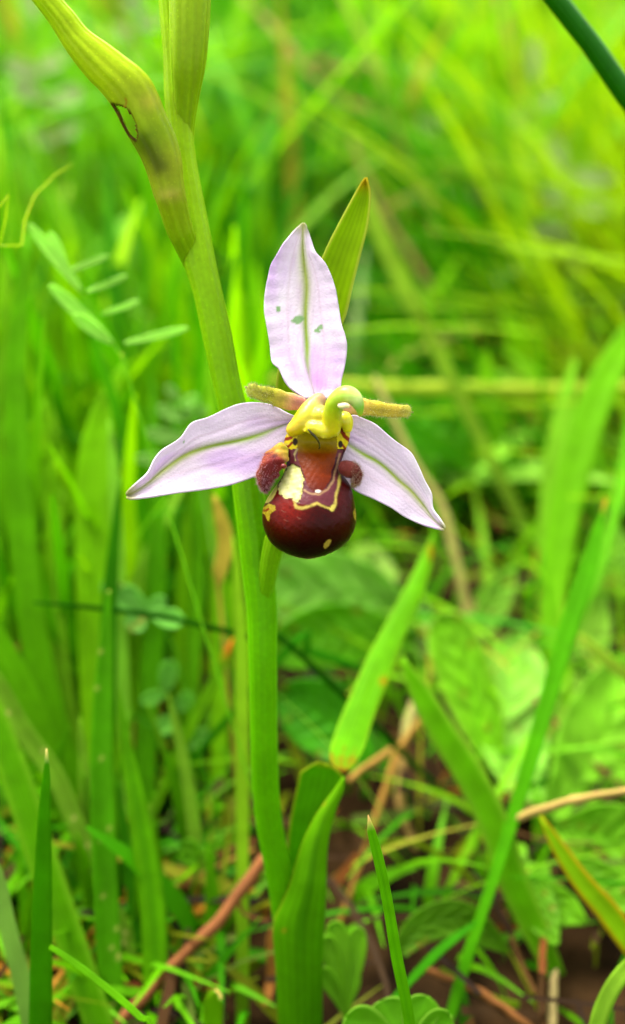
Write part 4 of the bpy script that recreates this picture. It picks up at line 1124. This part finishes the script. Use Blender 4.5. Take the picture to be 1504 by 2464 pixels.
sprig('clover_sprig', 'little sprig with oval leaflets low over the rusty withered leaf', [(470, 1900), (450, 1800), (420, 1720), (396, 1660)],
      [(398, 1662, 410, 1590, 22, 10), (398, 1668, 340, 1690, 16, 10), (420, 1730, 380, 1760, 22, 20), (424, 1710, 460, 1670, 18, 10), (450, 1800, 500, 1760, 18, 0)], col(112, 200, 84), .176, sw=5, stemcol=col(80, 160, 16))
sprig('vetch_sprig', 'sprig with short pale leaflets just above the left sepal tip', [(500, 1250), (480, 1120), (440, 1020), (420, 950)],
      [(440, 1010, 380, 980, 16, 8), (436, 975, 480, 960, 16, 8), (466, 1060, 350, 1040, 16, 10), (474, 1110, 320, 1104, 14, 10), (444, 1000, 500, 985, 13, 4), (430, 960, 400, 930, 12, 4)], col(146, 220, 120), .185, sw=5)
sprig('herb_sprig', 'tiny yellow-green sprig right of the pale bending blade', [(470, 2110), (478, 2070), (500, 2040)],
      [(476, 2070, 430, 2060, 16, 6), (480, 2060, 446, 2024, 16, 6), (486, 2056, 520, 2070, 14, 6), (496, 2046, 540, 2020, 12, 6)], col(104, 190, 20), .163, sw=5)
stalk('tendril', [(-60, 590, 3), (0, 598, 4), (35, 602, 4), (62, 575, 3.5), (62, 520, 3), (98, 450, 2.5), (180, 390, 2)], col(176, 216, 30), .142, .15, mat=M_STEM, label='thin yellow tendril curling above the narrow-leaflet sprig', cat='tendril', root=True)

SHEEN = col(176, 214, 176)  # silvery sky sheen of the leaves, put into their colour
for lab, st_, lv, d_ in (
    ('sprig with pale painted leaf sheen high behind the torn bract', [(140, 420), (120, 300), (90, 180), (80, 60)], [(110, 240, 30, 200, 22, 10), (112, 250, 200, 215, 24, 10), (96, 180, 10, 150, 20, 10), (92, 170, 170, 120, 22, 10), (80, 60, 60, -20, 22, 10), (130, 340, 60, 330, 20, 0), (130, 330, 200, 300, 18, 0)], .3),
    ('sprig with pale painted leaf sheen between the torn bract and the upper stem', [(220, 330), (230, 220), (290, 120), (350, 20)], [(300, 110, 270, 60, 24, 10), (330, 60, 400, 40, 22, 10), (262, 165, 330, 150, 24, 10), (345, 20, 300, -10, 20, 0)], .32),
    ('sprig with pale painted leaf sheen above the broad bright blades', [(1380, 620), (1370, 500), (1350, 420), (1360, 330)], [(1356, 410, 1330, 340, 22, 10), (1356, 420, 1480, 430, 20, 10), (1366, 470, 1300, 470, 20, 10), (1370, 500, 1470, 500, 22, 10), (1360, 540, 1280, 560, 20, 0)], .3),
    ('sprig with pale painted leaf sheen under the dark rush stem', [(1290, 420), (1286, 300), (1290, 180)], [(1290, 200, 1286, 90, 16, 10), (1288, 260, 1340, 230, 14, 0), (1288, 300, 1230, 280, 16, 0), (1288, 360, 1340, 330, 14, 0)], .34),
    ('sprig with pale painted leaf sheen far behind the level straw', [(1010, 420), (1000, 300), (1005, 180)], [(1005, 200, 1020, 150, 18, 0), (1003, 240, 950, 220, 16, 0), (1004, 290, 1080, 310, 20, 0), (1004, 330, 1090, 270, 16, 0)], .36)):
    sprig('sheen_herb', lab, st_, lv, SHEEN, d_, sw=6, stemcol=col(120, 180, 60))

# ================================================================== MEADOW MASS
def mass(name, roots, H, Wd, cols, lean, curve, label, cat, seg=6, mat=M_MASS, wprof=None, seed=1, fold=0.0, test=True, dmin=.15, hl=.03, hr=.012):
    r = np.random.default_rng(seed)
    n = len(roots)
    az = r.uniform(0, 6.283, n); face = az + math.pi / 2 + r.normal(0, .5, n)
    t = np.linspace(0, 1, seg + 1)
    wp = wprof(t) if wprof else np.clip(1.15 - t ** 2.2, .02, 1) * np.clip(.55 + t * 2, 0, 1)
    hor = H[:, None] * (lean[:, None] * t + curve[:, None] * t ** 2)
    zz_ = H[:, None] * (t - .35 * np.minimum(curve, 1.4)[:, None] * t ** 2.5)
    c = np.stack([roots[:, 0, None] + hor * np.cos(az)[:, None], roots[:, 1, None] + hor * np.sin(az)[:, None], zz_ - .002], -1)
    sd_ = np.stack([np.cos(face), np.sin(face), r.normal(0, .15, n)], -1)
    hw = Wd[:, None] * .5 * wp
    Lv = c - sd_[:, None] * hw[..., None]; Rv = c + sd_[:, None] * hw[..., None]
    if test:
        u, v, d = project(np.concatenate([Lv, Rv], 1))
        inf = (u > -120) & (u < 1620) & (v > -120) & (v < 2600) & (d > .002)
        bad = (inf & (d < dmin)).any(1) | (d[:, :] < .03).any(1) & (np.abs(roots[:, 0]) < .05) & (roots[:, 1] > -.02)
        ok = ~bad
        # keep the open places open: nothing tall in front of the right-hand leaves and the soil
        rd = np.hypot(roots[:, 0], roots[:, 1])
        near = (inf & (d < .235) & (u > 640) & (v > 1250)).any(1)
        ok &= ~(near & (H > hr))
        nearL = (inf & (d < .2) & (u < 640)).any(1)
        ok &= ~(nearL & (H > hl))
        Lv, Rv, cols = Lv[ok], Rv[ok], cols[ok]
        n = ok.sum()
    V3 = np.stack([Lv, Rv], 2).reshape(-1, 3)
    m_ = (seg + 1) * 2
    b = (np.arange(n) * m_)[:, None]
    k = np.arange(seg) * 2
    F_ = np.stack([b + k, b + k + 1, b + k + 3, b + k + 2], -1).reshape(-1, 4)
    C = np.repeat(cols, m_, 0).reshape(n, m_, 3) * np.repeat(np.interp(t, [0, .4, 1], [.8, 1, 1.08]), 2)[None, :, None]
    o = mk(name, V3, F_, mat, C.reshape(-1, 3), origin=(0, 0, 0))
    tag(o, label, cat, kind='stuff')
    return o


def spread(n, x0, x1, y0, y1, seed):
    r = np.random.default_rng(seed)
    return np.stack([r.uniform(x0, x1, n), r.uniform(y0, y1, n)], -1)


def palette(n, cs, w, seed, j=.18):
    r = np.random.default_rng(seed)
    cs = np.array(cs)
    k = r.choice(len(cs), n, p=np.array(w) / np.sum(w))
    return np.clip(cs[k] * r.uniform(1 - j, 1 + j, (n, 1)) * r.uniform(.93, 1.07, (n, 3)), 0, 1)


GP = [BRIGHT, GREEN, DEEP, YEL, PALE, col(150, 160, 70), col(100, 190, 20)]
GW = [6, 5, 1.5, 1.8, 2.4, 1.0, 5]
rs = np.random.default_rng(99)
# tall-ish grass in three rings
for (n, x0, x1, y0, y1, hm, hs, wm, sg, sd_) in ((19000, -.5, .5, .13, .55, .038, .014, .0019, 7, 41), (26000, -1.0, 1.0, .5, 1.5, .052, .02, .0028, 6, 42), (14000, -2.6, 2.6, 1.3, 3.6, .07, .025, .006, 5, 43), (6000, -1.2, 1.2, -1.0, .12, .04, .015, .003, 5, 44)):
    ro = spread(n, x0, x1, y0, y1, sd_)
    clump = .6 + .5 * np.clip(wob(ro[:, 0] * 30, ro[:, 1] * 30, sd_) + .5, 0, 1.4)
    H = np.clip(rs.normal(hm, hs, n) * clump, .008, .14)
    mass('grass', ro, H, rs.uniform(.5, 1.5, n) * wm, palette(n, GP, GW, sd_), np.abs(rs.normal(.25, .2, n)), np.abs(rs.normal(.3, .35, n)),
         ['dense green meadow grass close behind the orchid', 'blurred meadow grass in the background', 'far meadow grass beyond', 'meadow grass around and behind the viewpoint'][sd_ - 41], 'grass', sg, seed=sd_)

n = 2400  # taller unseen grass added to shade the orchid's foot
ro = spread(n, -.34, .34, -.3, .13, 45)
ro = ro[np.hypot(ro[:, 0], ro[:, 1]) > .05]; n = len(ro)
mass('grass', ro, rs.uniform(.03, .10, n), rs.uniform(.002, .005, n), palette(n, GP, GW, 46), np.abs(rs.normal(.3, .2, n)), np.abs(rs.normal(.25, .25, n)),
     'standing meadow grass beside the viewpoint, unseen and added for shade', 'grass', 6, seed=47)
n = 1500
ro = np.concatenate([spread(900, -.3, .3, .27, .62, 81), spread(600, -.6, .6, .6, 1.1, 82)])
mass('tall_grass', ro, rs.uniform(.045, .095, n), rs.uniform(.0015, .004, n), palette(n, GP, [4, 5, 1.5, 1.0, 3, 2.0, 5], 83), np.abs(rs.normal(.4, .3, n)), np.abs(rs.normal(.4, .35, n)),
     'taller loose grass leaning every way in the background', 'grass', 9, seed=84, dmin=.25)

n = 480
ro = spread(n, -.10, -.006, .14, .27, 91)
mass('upright_grass', ro, rs.uniform(.02, .07, n), rs.uniform(.0016, .0042, n), palette(n, [BRIGHT, GREEN, DEEP, PALE, col(110, 196, 30)], [3, 5, 4, 1, 2], 92) * .9, np.abs(rs.normal(.12, .1, n)), np.abs(rs.normal(.12, .15, n)),
     'fine upright grass filling the gaps of the broad clump', 'grass', 8, seed=93, dmin=.158, hl=.09)
n = 520
ro = spread(n, -.005, .12, .11, .26, 94)
mass('loose_grass', ro, rs.uniform(.010, .026, n), rs.uniform(.0006, .0016, n), palette(n, [BRIGHT, GREEN, DEEP, PALE, col(150, 170, 60)], [5, 4, 2, 1, 2], 95), np.abs(rs.normal(.6, .4, n)), np.abs(rs.normal(.7, .4, n)),
     'thin loose grass between the broad leaves', 'grass', 9, seed=96, dmin=.152, hr=.04)

# low broad herb leaves
n = 5000
ro = np.concatenate([spread(1900, -.4, .4, .16, .6, 51), spread(n - 1900, -1.2, 1.2, .45, 1.9, 52)])
H = np.clip(rs.normal(.022, .009, n), .008, .05)
mass('herb_leaves', ro, H, rs.uniform(.003, .008, n), palette(n, [PALEL, MIDL, DKL, col(150, 205, 150), BRIGHT], [3, 4, 2, 1.6, 3], 53), np.abs(rs.normal(.6, .4, n)), np.abs(rs.normal(.7, .5, n)),
     'low broad herb leaves mixed into the meadow', 'leaves', 7, wprof=lambda t: np.sin(np.pi * np.clip(t * .92 + .06, 0, 1)) ** .8, seed=54)

# ground-hugging short shoots near the orchid
n = 4200
ro = np.concatenate([spread(3000, -.14, .16, .085, .3, 61), spread(1200, -.09, -.01, .09, .16, 64)])
mass('short_shoots', ro, rs.uniform(.003, .017, n), rs.uniform(.0006, .0022, n), palette(n, [DEEP, GREEN, col(120, 150, 30), col(170, 130, 50)], [3, 4, 2, 1], 62), np.abs(rs.normal(.6, .4, n)), np.abs(rs.normal(.6, .4, n)),
     'short green shoots sprouting from the soil at the orchid foot', 'grass', 4, seed=63, dmin=.14)

# dead straw lying on the soil
n = 3400
ro = spread(n, -.2, .22, .07, .42, 71)
r = np.random.default_rng(72)
az = r.uniform(0, 6.283, n); ln_ = r.uniform(.004, .022, n); wd = r.uniform(.0002, .0006, n)
z0 = r.uniform(0, .005, n); z1_ = r.uniform(0, .006, n)
t = np.linspace(-.5, .5, 5)
cv = r.normal(0, .25, n)
c = np.stack([ro[:, 0, None] + ln_[:, None] * (np.cos(az)[:, None] * t - np.sin(az)[:, None] * cv[:, None] * (t * t)), ro[:, 1, None] + ln_[:, None] * (np.sin(az)[:, None] * t + np.cos(az)[:, None] * cv[:, None] * t * t),
              z0[:, None] * (.5 - t) + z1_[:, None] * (.5 + t) + .0015], -1)
sd_ = np.stack([-np.sin(az), np.cos(az), r.normal(0, .5, n)], -1)
Lv = c - sd_[:, None] * wd[:, None, None]; Rv = c + sd_[:, None] * wd[:, None, None]
u, v, d = project(np.concatenate([Lv, Rv], 1))
ok = ~((u > -50) & (u < 1550) & (v < 2500) & (d < .143)).any(1)
Lv, Rv = Lv[ok], Rv[ok]; n = ok.sum()
V3 = np.stack([Lv, Rv], 2).reshape(-1, 3)
b = (np.arange(n) * 10)[:, None]; k = np.arange(4) * 2
F_ = np.stack([b + k, b + k + 1, b + k + 3, b + k + 2], -1).reshape(-1, 4)
pc = palette(n, [col(124, 84, 36), col(84, 54, 22), col(158, 126, 66), col(52, 30, 12), col(140, 76, 26), col(96, 120, 30)], [3, 4, 1.2, 5, 1.2, 3], 73)
st = mk('dead_straw', V3, F_, M_DRY, np.repeat(pc * .75, 10, 0), origin=(0, 0, 0))
tag(st, 'tangle of dead brown straw lying on the soil', 'straw', kind='stuff')
